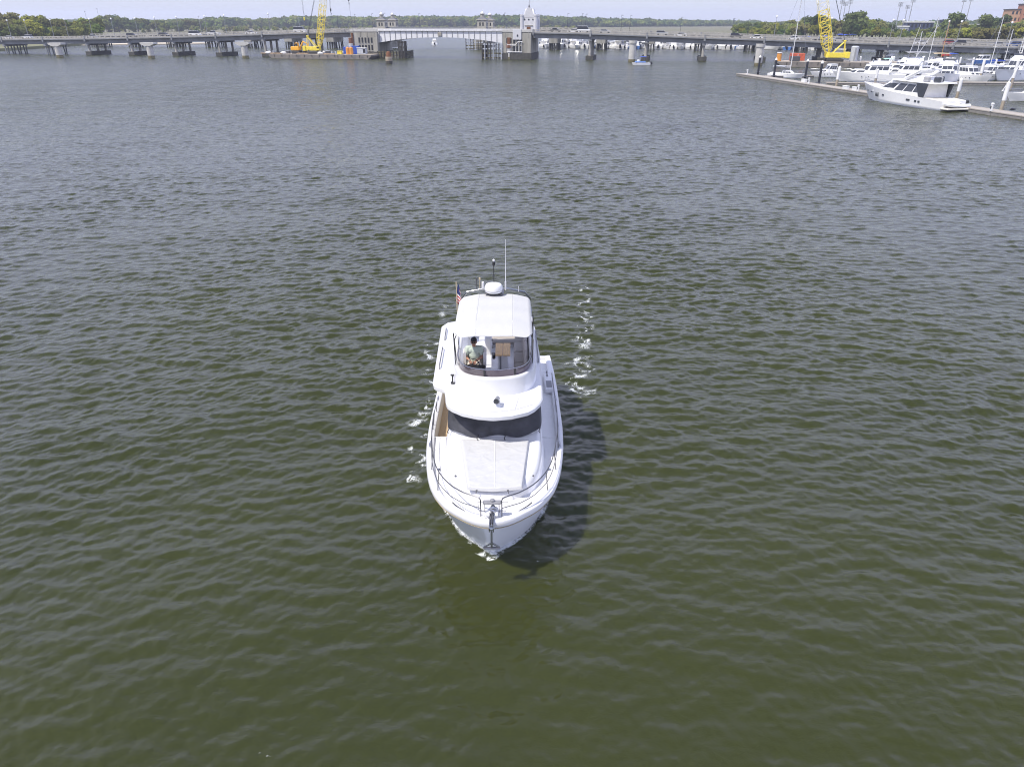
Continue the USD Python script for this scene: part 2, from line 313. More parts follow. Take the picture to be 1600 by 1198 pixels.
M['water'] = usdkit.material(stage, '/World/Looks/water', {
    'g': ('geometry', {}), 'm1': ('mapping', dict(scale=(1, 1.5, 1))),
    'n1': ('noise_texture', dict(scale=1.9, detail=5, roughness=.62, distortion=.3)), 'n2': ('noise_texture', dict(scale=7.0, detail=3, roughness=.6)),
    'b1': ('bump', dict(strength=.35, distance=.055)), 'b2': ('bump', dict(strength=.35, distance=.012)), 'n0': ('noise_texture', dict(scale=.85, detail=3, roughness=.6)), 'b0': ('bump', dict(distance=.6)), 'b0s': ('map_range', dict(from_min=45, from_max=170, to_min=0, to_max=1.0, clamp=True)),
    'big': ('noise_texture', dict(scale=.07, detail=4)), 'cr': ('rgb_ramp', dict(ramp=[(.3, (.0255, .0300, .0058)), (.7, (.032, .0365, .0078))])),
    'fa': ('attribute', dict(attribute='foam')), 'fn0': ('noise_texture', dict(scale=5.5, detail=6, roughness=.7, distortion=2.0)), 'fa1': ('math', dict(math_type='multiply_add', value2=2.0, value3=-1.0)), 'fa2': ('math', dict(math_type='absolute')), 'fn': ('math', dict(math_type='multiply_add', value2=-3.2, value3=1.0)),
    'fs': ('math', dict(math_type='multiply', value2=1.25)), 'fd': ('math', dict(math_type='add')), 'fr': ('map_range', dict(from_min=1.48, from_max=1.85, clamp=True)),
    'mx': ('mix_color', dict(b=(.62, .64, .62))), 'rg': ('map_range', dict(to_max=.6)), 'ln': ('vector_math', dict(math_type='length')), 'rd': ('map_range', dict(from_min=40, from_max=260, to_min=.02, to_max=.19, clamp=True)),
    'p': ('principled_bsdf', dict(ior=1.42, roughness=.07, subsurface_weight=1.0, subsurface_method='burley', subsurface_radius=(1.0, 1.0, .7), subsurface_scale=.22))},
    [('g.position', 'm1.vector'), ('m1.vector', 'n1.vector'), ('m1.vector', 'n2.vector'), ('g.position', 'big.vector'), ('big.fac', 'cr.fac'), ('g.position', 'fn0.vector'), ('fn0.fac', 'fa1.value1'), ('fa1.value', 'fa2.value1'), ('fa2.value', 'fn.value1'),
     ('m1.vector', 'n0.vector'), ('n0.fac', 'b0.height'), ('ln.value', 'b0s.value'), ('b0s.result', 'b0.strength'), ('b0.normal', 'b1.normal'), ('n1.fac', 'b1.height'), ('n2.fac', 'b2.height'), ('b1.normal', 'b2.normal'), ('b2.normal', 'p.normal'),
     ('fa.fac', 'fs.value1'), ('fs.value', 'fd.value1'), ('fn.value', 'fd.value2'), ('fd.value', 'fr.value'), ('fr.result', 'mx.fac'), ('cr.color', 'mx.a'), ('mx.result', 'p.base_color'), ('fr.result', 'rg.value'), ('g.position', 'ln.vector1'), ('ln.value', 'rd.value'), ('rd.result', 'rg.to_min'), ('rg.result', 'p.roughness')], surface='p.BSDF')
make_water()

# ---------------------------------------------------------------- the motor yacht (local frame: bow at y = 0, stern towards +y, starboard at -x)
yacht = thing('motor_yacht', 'large white flybridge motor yacht under way towards the viewer in mid-river', 'motor yacht', BO)
SY = PchipInterpolator([.12, .2, .62, 1.12, 2.1, 3.3, 4.5, 6, 8.5, 11.4], [.03, .30, .86, 1.29, 1.72, 1.95, 2.07, 2.12, 2.11, 2.0])
SZ = PchipInterpolator([0, 1, 2, 4, 6, 8.5, 11.4], [2.2, 2.07, 1.96, 1.82, 1.73, 1.66, 1.6])
WL = PchipInterpolator([1.5, 1.56, 2.26, 2.92, 4, 6, 11.4], [0, .06, .80, 1.22, 1.6, 1.85, 1.88])
def hull_rings():
    ts = np.r_[-.35, -.12, 0, .06, .14, .24, .36, .5, .64, .78, .9, 1.0]; S = np.linspace(0, 1, 70) ** 1.7
    sides = []
    for t in ts:
        tt = max(t, 0); y0 = 1.55 - 1.43 * tt ** .82 + (0 if t >= 0 else -t * 2.2); y = y0 + S * (11.4 - y0)
        z = t * SZ(y) if t >= 0 else np.full_like(y, t * 2)
        wl = WL(np.clip(y - y0 + 1.52, 1.5, 11.4)) * (1 if t >= 0 else 1 + t * .9); sh = SY(np.clip(y - y0 + .12, .12, 11.4))
        w = tt ** 1.35; hb = wl * (1 - w) + sh * w
        hb[0] = .035 if t > .5 else .012
        sides.append(np.stack([hb, y, z], -1))
    return np.array(sides)
H_ = hull_rings(); mb = MB()
both = np.concatenate([H_[:, ::-1] * [-1, 1, 1], H_], 1)               # starboard stern -> bow -> port stern
mb.grid(both); n_ = both.shape[1]
mb.add(np.vstack([both[:, 0], both[:, -1]]), [[i, i + 1, len(both) + i + 1, len(both) + i] for i in range(len(both) - 1)])
hull = mb.build('hull', 'hull_white', yacht, 50)
band = H_[[0, 1, 2, 3]]; bd = np.concatenate([band[:, ::-1] * [-1, 1, 1], band], 1); bd = bd + np.where(bd[..., :1] > 0, 1, -1) * np.array([.008, 0, 0]) + np.array([0, -.01, .02])
mb = MB(); mb.grid(bd); mb.build('boot_stripe', 'antifoul', hull, 50)
ys = .12 + np.linspace(0, 1, 90) ** 1.8 * 11.28
sheer = np.stack([SY(ys), ys, SZ(ys)], -1)
rail_line = np.concatenate([sheer[::-1] * [-1, 1, 1], sheer[1:]])     # from starboard stern round the bow to port stern
mb = MB(); mb.sweep(rail_line, [(-.03, -.19), (.03, -.17), (.055, -.12), (.055, -.04), (.03, .008), (-.04, .022), (-.12, .008), (-.16, -.03), (-.17, -.18)], True)
gun = mb.build('gunwale', 'gelcoat', yacht, 40)
mb = MB(); mb.sweep(rail_line, [(.012, -.205), (.03, -.203), (.03, -.19), (.012, -.188)], True); mb.build('rub_strip', 'tan_line', gun, 40)
for sd in (-1, 1):                                                      # scuppers and fairleads let into the bow
    for k, yy in enumerate((.95, 1.18)):
        p = np.array([sd * (SY(yy) - .26), yy + .02, SZ(yy) - .075]); q = np.array([sd * (SY(yy - .22) - .26), yy - .2, SZ(yy - .2) - .075])
        mb = MB(); mb.tube([p + [0, 0, .02], q + [0, 0, .02]], .018, 6); mb.build('deck_cleat', 'steel_dark', yacht)
    mb = MB(); mb.box((sd * .11, 1.21, .46), (.09, .03, .05), rz=sd * .7, b=.012); mb.build('hull_fitting', 'black_plastic', hull)
def deck(y0, y1, xin, dz, name, m, sides=(-1, 1), n=40):
    yy = np.linspace(y0, y1, n)
    for sd in sides:
        w = np.array([np.maximum(SY(y) - .15, .02) for y in yy]); xi = np.zeros(n) if xin is None else np.full(n, xin)
        mb = MB(); P = np.stack([np.stack([sd * lerp(xi, w, t), yy, np.array([SZ(y) for y in yy]) - dz + .03 * (1 - t)], -1) for t in np.linspace(0, 1, 5)]); mb.grid(P if sd < 0 else P[::-1])
        mb.build(name, m, yacht)
deck(.12, 5.1, None, .13, 'foredeck', 'deck_nonskid'); deck(5.1, 11.3, 1.2, .132, 'side_deck', 'deck_nonskid', (1,))
yy = np.linspace(5.1, 11.3, 20)
mb = MB(); P = np.stack([np.stack([np.full(20, -1.3), yy, np.full(20, 1.2)], -1), np.stack([-SY(yy) + .18, yy, np.full(20, 1.2)], -1)]); mb.grid(P[::-1]); mb.build('walkway', 'teak_deck', yacht)
mb = MB(); P = np.stack([np.stack([-SY(yy) + .19, yy, np.full(20, 1.2)], -1), np.stack([-SY(yy) + .175, yy, SZ(yy) - .01], -1)]); mb.grid(P); mb.build('bulwark_lining', 'bulwark_liner', yacht)
mb = MB(); mb.box((-1.66, 5.09, 1.43), (.72, .03, .5)); mb.build('step', 'gelcoat', yacht)
mb = MB(); mb.box((0, 11.85, .3), (3.5, 1.0, .12), b=.04); mb.build('swim_platform', 'teak_deck', yacht)
mb = MB(); mb.box((0, 10.4, 1.05), (3.5, 1.9, .1)); mb.box((0, 11.36, 1.2), (3.9, .08, .75), b=.03); mb.build('cockpit', 'gelcoat', yacht)
# coachroof ahead of the windscreen
co = smoothcurve([(0, 1.42), (.42, 1.47), (.86, 1.70), (1.16, 2.12), (1.34, 2.7), (1.42, 3.4), (1.44, 4.4)], 26)
HZ = lambda y: .50 + .115 * (y - 1.42)
rg = []
for sc, t in ((1.05, 0), (1.045, .12), (1.02, .16), (1.015, .45), (1.0, .72), (.975, .86), (.93, .96), (.86, 1.0), (.6, 1.02), (.3, 1.03)):
    c2 = co * [sc, 1]; c2[:, 1] = 4.4 + (co[:, 1] - 4.4) * sc
    z = 1.72 + HZ(c2[:, 1]) * t
    rg.append(np.concatenate([np.c_[c2[::-1] * [-1, 1], z[::-1]], np.c_[c2[1:], z[1:]]]))
mb = MB(); mb.grid(np.array(rg)[:, ::-1]); L_ = rg[-1]; k = len(L_); mb.add(L_, [[i, i + 1, k - 2 - i, k - 1 - i] for i in range(k // 2 - 1)]); mb.build('coachroof', 'gelcoat', yacht, 40)
# sun pad: a wrinkled cover over two cushions
def pad_half(x0f, x1f, x0b, x1b, seed):
    u, v = np.meshgrid(np.linspace(0, 1, 70), np.linspace(0, 1, 80), indexing='ij')
    yf, yb = 1.36 + .14 * abs(.0), 3.52
    y = yf + (yb - yf) * v + (.13 * (np.abs(lerp(x0f, x1f, u)) ** 1.5)) * (1 - v)
    x = lerp(x0f, x1f, u) * (1 - v) + lerp(x0b, x1b, u) * v
    ed = np.minimum.reduce([u / .05, (1 - u) / .03, v / .03, (1 - v) / .03]).clip(0, 1); rise = np.sqrt(1 - (1 - ed) ** 2)
    wr = meshkit.fbm(np.stack([x * 3 + y * 1.6, y * 4.5 - x * 1.4, x * 0], -1), 4, seed) - .5
    fold = np.abs(meshkit.noise(np.stack([x * 1.7 + y * 2.2, y * 5 - x * 2, x * 0 + seed], -1)) - .5)
    z = 1.715 + HZ(y) * 1.02 + .012 + rise * (.085 + .035 * wr + .008 * np.exp(-(fold / .05) ** 2))
    return np.stack([x, y, z], -1)
mb = MB(); mb.grid(pad_half(-.68, .82, -1.0, 1.05, 3)); sp = mb.build('sun_pad', 'sunpad_vinyl', yacht, 60)
sm = pad_half(.06, .06, .03, .03, 3)[20, 2:-2] + [0, 0, .004]; mb = MB(); mb.tube(sm, .012, 6); mb.build('seam', 'gelcoat', sp)
for sd in (-1, 1):
    mb = MB(); mb.tube([(sd * .42, 1.42, 2.2), (sd * .42, 1.36, 2.27), (sd * .44, 1.36, 2.17)], .012); mb.box((sd * .42, 1.40, 2.24), (.05, .03, .05), b=.01); mb.build('pad_fastener', 'steel_dark', yacht)
    mb = MB(); mb.ball((sd * 1.08 + .04, 2.05, 2.27), .03, 1); mb.build('pad_fastener', 'steel_dark', yacht)
# cabin, windscreen under its mesh cover, side windows
cab = smoothcurve([(0, 3.72), (.6, 3.76), (1.1, 3.9), (1.36, 4.2), (1.4, 4.9), (1.4, 9.6)], 24)
def cab_ring(z, off, back=0.): 
    c = cab.copy(); c[:, 0] *= off; c[:, 1] += back; c[-1, 1] = 9.6
    return np.concatenate([np.c_[c[::-1] * [-1, 1], np.full(24, z)], np.c_[c[1:], np.full(23, z)]])
mb = MB(); mb.rings([cab_ring(1.15, 1.02, -.04)[::-1], cab_ring(2.6, 1.0, .0)[::-1], cab_ring(3.5, .95, .3)[::-1]], cap0=False); mb.build('cabin', 'gelcoat', yacht, 30)
fr = smoothcurve([(0, 3.64), (.6, 3.68), (1.1, 3.83), (1.40, 4.15), (1.44, 4.7)], 40)
fr = np.concatenate([fr[::-1] * [-1, 1], fr[1:]]); vv = np.linspace(0, 1, 26)
P = []
for t in vv:
    x = fr[:, 0] * (1 - .04 * t); y = fr[:, 1] + .32 * t
    sag = meshkit.fbm(np.stack([x * 2.2, np.full_like(x, t * 3.1), x * 0], -1), 4, 2) - .5
    y = y - .05 * sag - .05 * np.exp(-((t - .2) / .2) ** 2) * (meshkit.noise(np.stack([x * 3.3, x * 0 + 7 * t, x * 0 + 3], -1)))
    P.append(np.c_[x, y, np.full_like(x, 2.57 + .93 * t) + (1 - t) * .05 * np.sin(x * 5.0 + 1)])
mb = MB(); mb.grid(np.array(P)[:, ::-1]); wc = mb.build('windscreen_cover', 'cover_mesh', yacht, 60)
for x, y in ((-1.34, 3.98), (-.45, 3.60), (.35, 3.60), (1.38, 4.02)):
    mb = MB(); mb.tube([(x, y, 2.66), (x - .05, y - .12, 2.60), (x - .02, y - .2, 2.6)], .014, 5); mb.build('cover_strap', 'black_plastic', wc)
for sd in (-1, 1):
    for a, b in ((4.9, 6.2), (6.3, 7.7), (7.8, 9.2)):
        mb = MB(); mb.box((sd * 1.385, (a + b) / 2, 2.75), (.05, b - a, .75), ry=sd * -.07, b=.02); mb.build('side_window', 'dark_glass', yacht)
# flybridge deck with its brow and the wing over the starboard walkway
roof = [(1.43, 4.05), (1.45, 4.8), (1.46, 6.9), (1.40, 8.6), (1.36, 9.6), (1.2, 10.15), (.6, 10.2), (-.6, 10.2), (-1.5, 10.1), (-1.85, 9.95), (-2.03, 9.6), (-1.99, 8.2), (-1.95, 6.8), (-1.90, 5.1), (-1.84, 4.9), (-1.7, 4.8), (-1.52, 4.66), (-1.46, 4.4), (-1.40, 3.85), (-1.33, 3.66), (-1.2, 3.5), (-.89, 3.25), (-.44, 3.07), (0, 3.0), (.53, 3.09), (1, 3.31), (1.18, 3.5), (1.35, 3.8)]
hole = [(1.0, 9.0), (1.0, 5.6), (.9, 5.1), (.6, 4.7), (0, 4.6), (-.6, 4.7), (-.9, 5.1), (-1.0, 5.6), (-1.0, 9.0)]
mb = MB(); mb.prism(roof, 3.44, 3.62, .04, hole); fly = mb.build('flybridge_deck', 'gelcoat', yacht, 30)
mb = MB(); mb.prism(inset(np.array(roof), .16)[:, :], 3.40, 3.45); mb.prism(hole, 3.30, 3.402); mb.build('flybridge_sole', 'deck_nonskid', fly)
mb = MB(); mb.tube([(-1.84, 9.3, 3.62), (-1.82, 9.2, 3.70), (-1.80, 8.4, 3.70), (-1.80, 8.3, 3.62)], .02); mb.build('grab_rail', 'steel_dark', fly)
mb = MB(); mb.tube([(-1.82, 7.6, 3.62), (-1.80, 7.5, 3.72), (-1.78, 6.1, 3.72), (-1.78, 6.0, 3.62)], .02); mb.build('grab_rail', 'steel_dark', fly)
mb = MB(); mb.tube([(1.38, 9.0, 3.62), (1.36, 8.9, 3.72), (1.38, 6.6, 3.72), (1.38, 6.5, 3.62)], .02); mb.build('grab_rail', 'steel_dark', fly)
mb = MB(); mb.box((-1.28, 5.0, 3.66), (.12, .1, .05), b=.015); mb.tube([(-1.28, 5.0, 3.68), (-1.28, 5.0, 3.9)], .02); mb.box((-1.28, 5.0, 3.92), (.12, .06, .06), b=.015); mb.build('navigation_light', 'black_plastic', fly)
mb = MB(); mb.tube([(-1.24, 5.0, 3.68), (-1.24, 5.0, 3.92)], .022); mb.build('light_bracket', 'gelcoat', fly)
rim = smoothcurve([(-1.14, 9.1), (-1.14, 5.6), (-1.06, 5.0), (-.86, 4.62), (-.5, 4.42), (0, 4.34), (.5, 4.42), (.86, 4.62), (1.06, 5.0), (1.14, 5.6), (1.14, 9.1)], 90)
rim3 = np.c_[rim, np.zeros(90)]
rim3 = rim3[::-1]
mb = MB(); mb.sweep(rim3, [(.32, 3.60), (.22, 3.66), (.15, 3.78), (.09, 4.0), (.06, 4.12), (.02, 4.18), (-.04, 4.2), (-.10, 4.19), (-.14, 4.12), (-.15, 3.32)]); coam = mb.build('coaming', 'gelcoat', yacht, 45)
lo = rim3[(rim3[:, 1] < 6.1)]
mb = MB(); mb.sweep(lo, [(.045, 4.14), (.02, 4.27), (-.01, 4.40), (-.022, 4.40), (.005, 4.27), (.03, 4.14)], True); ws = mb.build('fly_windscreen', 'smoked_acrylic', yacht, 45)
mb = MB(); mb.tube(np.c_[lo[:, :2] * [.985, 1] + [0, .015], np.full(len(lo), 4.405)], .014); mb.build('trim', 'steel', ws)
for x, y in ((-.28, 4.345), (.62, 4.46)): mb = MB(); mb.box((x, y, 4.27), (.05, .05, .28), rx=.2, b=.01); mb.build('hinge', 'black_plastic', ws)
mb = MB(); mb.lathe([(.10, 3.61), (.10, 3.66), (.06, 3.70), (.05, 3.74)], (.10, 3.58, 0), 14); sl = mb.build('searchlight', 'gelcoat', yacht)
mb = MB(); mb.tube([(.08, 3.44, 3.85), (.12, 3.68, 3.83)], [.085, .07], 14); mb.box((.1, 3.58, 3.77), (.2, .05, .1), b=.02); mb.build('lamp_head', 'steel', sl, 30)
mb = MB(); mb.tube([(.078, 3.43, 3.85), (.0785, 3.438, 3.85)], .07, 14); mb.build('lens', 'dark_glass', sl)
# helm, seats, table
mb = MB(); mb.box((-.62, 4.95, 3.72), (.72, .42, .8), b=.05); hc = mb.build('helm_console', 'cushion_light', yacht)
mb = MB(); mb.box((-.60, 4.93, 4.14), (.66, .40, .05), rx=.30, b=.02); mb.build('dashboard', 'dash_black', hc)
for k in range(2): mb = MB(); mb.box((-.78 + .3 * k, 4.9, 4.18), (.2, .15, .02), rx=.30, b=.008); mb.build('display', 'dark_glass', hc)
a_ = np.linspace(0, 2 * PI, 25); wy = np.stack([-.66 + .19 * np.cos(a_), 5.20 + .10 * np.sin(a_), 4.16 + .16 * np.sin(a_)], -1)
mb = MB(); mb.tube(wy, .017, 6); mb.tube([(-.66, 5.1, 4.1), (-.66, 5.26, 4.16)], .03); mb.tube([wy[0], wy[12]], .013); mb.tube([wy[6], (-.66, 5.26, 4.16)], .013); mb.build('steering_wheel', 'black_plastic', hc)
mb = MB(); mb.box((-.62, 5.68, 3.52), (.50, .44, .6), b=.05); mb.build('seat_base', 'gelcoat', yacht)
mb = MB(); mb.box((-.62, 5.66, 3.85), (.58, .52, .14), b=.05); hs = mb.build('helm_seat', 'cushion_light', yacht)
sb = np.array([(-.93, 5.75), (-.94, 6.05), (-.84, 6.24), (-.62, 6.28), (-.40, 6.24), (-.30, 6.05), (-.31, 5.75)]); sb = smoothcurve(sb - [0, .26], 24)
mb = MB(); mb.sweep(np.c_[sb, np.zeros(24)], [(-.03, 3.88), (-.04, 4.18), (-.04, 4.42), (0, 4.46), (.05, 4.42), (.05, 3.88)], True); mb.build('seat_back', 'cushion_light', hs)
def cushion(c, d, name='settee_cushion', m='cushion', **k): mb = MB(); mb.box(c, d, b=.045, **k); return mb.build(name, m, yacht)
for y0, y1 in ((5.5, 6.3), (6.32, 7.12), (7.14, 7.95)): cushion((.80, (y0 + y1) / 2, 3.66), (.42, y1 - y0, .14)); cushion((.955, (y0 + y1) / 2, 3.92), (.10, y1 - y0, .46), 'settee_back', ry=.12)
cushion((.52, 5.2, 3.66), (.9, .5, .14)); cushion((.35, 8.25, 3.66), (1.3, .5, .14)); cushion((.35, 8.48, 3.95), (1.3, .12, .5), 'settee_back', rx=-.1)
mb = MB(); mb.box((.80, 6.7, 3.44), (.36, 2.5, .3), b=.03); mb.box((.52, 5.2, 3.44), (.84, .4, .3), b=.03); mb.box((.35, 8.25, 3.44), (1.25, .42, .3), b=.03); mb.build('settee_base', 'gelcoat', yacht)
for x in (.0, .245):
    mb = MB(); mb.box((x + .115, 6.55, 4.07), (.235, .95, .04), b=.012); mb.build('table_leaf', 'teak', yacht)
mb = MB(); mb.box((.24, 6.5, 3.68), (.34, .5, .74), b=.04); tb = mb.build('table_pedestal', 'gelcoat', yacht)
mb = MB(); mb.box((.16, 6.243, 3.66), (.05, .02, .66), b=.006); mb.build('slot', 'grey_plastic', tb)
mb = MB(); mb.box((-.05, 6.3, 3.96), (.10, .26, .14), b=.03); mb.build('cup_holder', 'black_plastic', yacht)
mb = MB(); mb.box((-.26, 7.7, 3.75), (.24, .7, .8), b=.05); lw = mb.build('wet_bar', 'gelcoat', yacht)
for z in (3.55, 3.8, 4.05): mb = MB(); mb.box((-.12, 7.34, z), (.05, .02, .10), b=.006); mb.build('locker_latch', 'grey_plastic', lw)
for x in (-.85, -.55): mb = MB(); mb.tube([(x, 8.95, 3.32), (x, 8.95, 4.35), (x + .12, 8.95, 4.45), (x + .25, 8.95, 4.35), (x + .25, 8.95, 3.32)], .018); mb.build('ladder_rail', 'steel', yacht)
mb = MB(); mb.box((-.95, 8.6, 3.7), (.1, .7, .75), b=.03); mb.build('gate_panel', 'gelcoat', yacht)
# bimini
def bz(x, y):
    a = np.abs(x) / 1.13; t = (y - 4.2) / 3.2
    return 5.62 - .10 * np.clip((a - .5) / .5, 0, 1) - .07 * np.clip((a - .9) / .1, 0, 1) ** 2 + .07 * np.sin(PI * np.clip(t, 0, 1)) - .05 * np.exp(-((t) / .05) ** 2) - .012 * np.cos(2 * PI * t * 3)
top = None
for i, (xa, xb) in enumerate(((-1.15, -.52), (-.515, .545), (.55, 1.12))):
    u, v = np.meshgrid(np.linspace(xa, xb, 30), np.linspace(0, 1, 60), indexing='ij')
    y0 = 4.15 + .10 * np.abs(u) ** 2 + .34 * np.clip((np.abs(u) - .86) / .28, 0, 1) ** 3; y1 = 7.50 - .06 * u ** 2 - .16 * np.clip((np.abs(u) - .95) / .2, 0, 1) ** 2
    y = y0 + (y1 - y0) * v; z = bz(u, y) + .006 * (meshkit.fbm(np.stack([u * 5, y * 2.2, u * 0], -1), 3, i) - .5) * 2
    mb = MB(); P = np.stack([u, y, z], -1); mb.grid(P); lowr = P - [0, 0, .012]; mb.grid(lowr[::-1])
    for e0, e1 in ((P[:, 0], lowr[:, 0]), (lowr[:, -1], P[:, -1]), (P[0], lowr[0]) if 0 else (lowr[0], P[0]), (P[-1], lowr[-1])): mb.grid(np.stack([e1, e0]))
    mb.build('bimini_panel', 'canvas_white', yacht, 50)
mb = MB()
for y in (4.5, 5.9, 7.3):
    x = np.linspace(-1.1, 1.1, 21); mb.tube(np.stack([x, np.full(21, y), bz(x, np.full(21, y)) - .035], -1), .016)
for sd in (-1, 1):
    x = sd * 1.15
    mb.tube([(sd * 1.08, 4.55, 5.42), (x, 4.72, 5.2), (x, 5.25, 4.2)], .016); mb.tube([(sd * 1.1, 7.3, 5.40), (x, 7.2, 5.2), (x, 6.3, 4.2)], .016); mb.tube([(sd * 1.1, 5.9, 5.40), (x, 5.95, 5.2), (x, 6.2, 4.2)], .016)
mb.build('bimini_frame', 'steel', yacht)
for sd, yy_ in ((-1, 5.0), (1, 6.2), (1, 6.5)):
    mb = MB(); mb.tube([(sd * 1.18, yy_ - .2, 5.38), (sd * 1.18, yy_ + .15, 4.2)], .018); mb.build('bimini_strut', 'steel_dark', yacht)
# radar arch and aerials
mb = MB(); mb.tube([(-1.12, 8.3, 4.15), (-1.12, 7.95, 5.3), (-.95, 7.85, 5.55), (-.4, 7.8, 5.68), (.4, 7.8, 5.68), (.95, 7.85, 5.55), (1.12, 7.95, 5.3), (1.12, 8.3, 4.15)], .035, 8); ar = mb.build('radar_arch', 'steel', yacht)
mb = MB(); mb.tube([(-.95, 8.05, 5.5), (-.4, 8.0, 5.62), (.4, 8.0, 5.62), (.95, 8.05, 5.5)], .025, 8); mb.box((-.04, 7.55, 5.69), (.62, .55, .03), b=.012); mb.build('radar_platform', 'steel_dark', ar)
mb = MB(); mb.lathe([(.17, 5.70), (.27, 5.74), (.29, 5.80), (.285, 5.90), (.25, 5.965), (.14, 6.0), (.0, 6.01)], (-.06, 7.4, 0), 28); rd = mb.build('radar_dome', 'gelcoat', yacht, 40)
mb = MB(); mb.lathe([(.292, 5.795), (.294, 5.80), (.292, 5.806)], (-.06, 7.4, 0), 28); mb.build('seam', 'grey_plastic', rd)
mb = MB(); mb.tube([(-.06, 7.8, 5.68), (-.06, 7.8, 6.52)], .014); mb.lathe([(.03, 6.46), (.045, 6.50), (.045, 6.58), (.02, 6.6)], (-.06, 7.8, 0), 10); mb.build('anchor_light', 'black_plastic', yacht)
mb = MB(); mb.lathe([(.035, 6.61), (.04, 6.62), (.04, 6.66), (.01, 6.68)], (-.06, 7.8, 0), 10); mb.build('light_globe', 'gelcoat', yacht)
mb = MB(); mb.tube([(.32, 7.72, 5.66), (.32, 7.72, 5.95)], .028); mb.tube([(.32, 7.72, 5.95), (.33, 7.70, 7.35)], [.018, .009]); mb.build('whip_aerial', 'gelcoat', yacht)
for x in (-.62, -.52): mb = MB(); mb.tube([(x, 7.8, 5.66), (x, 7.8, 6.0)], .017); mb.lathe([(.03, 5.98), (.03, 6.06), (.01, 6.07)], (x, 7.8, 0), 8); mb.build('stub_aerial', 'steel_dark' if x < -.6 else 'tan_line', yacht)
mb = MB(); mb.box((-.42, 7.8, 5.80), (.08, .06, .26), b=.02); mb.build('loudhailer', 'gelcoat', yacht)
mb = MB(); mb.tube([(.74, 7.75, 5.6), (.74, 7.75, 5.78)], .012); mb.build('stub_aerial', 'gelcoat', yacht)
# ensign at the stern
mb = MB(); mb.tube([(-1.47, 10.05, 3.6), (-1.5, 10.35, 5.05)], .018); fs = mb.build('flagstaff', 'tan_line', yacht)
def flag_strip(i, x0=0., x1=1., m='flag_red', z0=None, z1=None):
    u, v = np.meshgrid(np.linspace(x0, x1, 10), np.linspace(0, 1, 4), indexing='ij'); a, b = (4.95 - i * .055, 4.95 - (i + 1) * .055) if z0 is None else (z0, z1)
    z = a + (b - a) * v - u * .32; mb = MB(); mb.grid(np.stack([-1.49 + u * .16 + .06 * np.sin(u * 5 + z * 4) + (5 - z) * .03, 10.33 + .14 * np.sin(u * 6 + z * 3) + u * .1 - .001 * (m == 'flag_blue'), z], -1)); return mb
for i in range(13): flag_strip(i, .42 if i < 7 else 0).build('flag_stripe', 'flag_white' if i % 2 else 'flag_red', fs)
flag_strip(0, 0, .42, 'flag_blue', 4.95, 4.95 - 7 * .055).build('flag_canton', 'flag_blue', fs)
# bow rails
def rail_pt(sd, y, h): return np.array([sd * (SY(y) - .09 - .06 * h), y, SZ(y) + h * (.62 if y < 6 else .55)])
for sd in (-1, 1):
    yy = np.linspace(.62, 8.6 if sd > 0 else 5.4, 40)
    topc = [np.array([sd * .27, .40, SZ(.4) + .0]), np.array([sd * .27, .40, SZ(.4) + .50]), np.array([sd * .29, .41, SZ(.4) + .56]), np.array([sd * .36, .44, SZ(.4) + .585])] + [rail_pt(sd, y, 1) for y in yy]
    mb = MB(); mb.tube(topc, .016, 6); br = mb.build('bow_rail', 'steel_dark', yacht)
    mb = MB(); mb.tube([np.array([sd * .27, .40, SZ(.4) + .26])] + [rail_pt(sd, y, .47) for y in yy], .011, 6); mb.build('mid_rail', 'steel_dark', br)
    for y in ((.72, 1.75, 2.9, 4.2, 5.4) if sd < 0 else (.72, 1.75, 2.9, 4.2, 5.6, 7.0, 8.6)):
        if y == .72: continue
        mb = MB(); mb.tube([rail_pt(sd, y, 0), rail_pt(sd, y, 1)], .014, 6); mb.build('stanchion', 'steel_dark', br)
    mb = MB(); mb.tube([rail_pt(sd, 5.7, .0), rail_pt(sd, 5.75, .8), rail_pt(sd, 6.6, .8), rail_pt(sd, 6.65, 0)], .016, 6); mb.build('gate_rail', 'steel_dark', br)
# anchor gear and deck fittings
def seam(pts, name='deck_seam', r=.006, m='grey_plastic'): mb = MB(); mb.tube(pts, r, 4); return mb.build(name, m, yacht)
zf = lambda y: float(SZ(y)) - .13 + .035
seam([(-.34, .82, zf(.82)), (.36, .82, zf(.82)), (.42, 1.30, zf(1.3)), (-.40, 1.30, zf(1.3)), (-.34, .82, zf(.82))], 'locker_hatch')
for sd in (-1, 1):
    mb = MB(); mb.lathe([(.05, 0), (.05, .02), (.03, .025)], (sd * 1.62, 3.1, zf(3.1) - .01), 10); mb.build('filler_cap', 'steel', yacht)
    for y in (4.4, 7.6): mb = MB(); mb.tube([(sd * (SY(y) - .05), y - .16, SZ(y) + .05), (sd * (SY(y) - .05), y + .16, SZ(y) + .05)], .016, 6); mb.box((sd * (SY(y) - .05), y, SZ(y) + .03), (.05, .12, .05), b=.01); mb.build('side_cleat', 'steel', yacht)
    seam([(sd * .62, 3.30 + .1, 3.626), (sd * .72, 4.05, 3.626)], 'roof_seam', .004)
seam([(-1.2, 3.72, 3.625), (-.6, 3.36, 3.625), (0, 3.24, 3.625), (.6, 3.36, 3.625), (1.2, 3.72, 3.625)], 'roof_seam', .004)
mb = MB(); mb.box((.0, .60, 2.20), (.34, .5, .04), b=.012); an = mb.build('anchor_plate', 'gelcoat', yacht)
mb = MB(); mb.box((0.02, .50, 2.52), (.47, .13, .07), b=.02); mb.lathe([(.055, 2.55), (.06, 2.6), (.02, 2.62)], (.03, .50, 0), 10); mb.build('bow_step', 'grey_plastic', yacht)
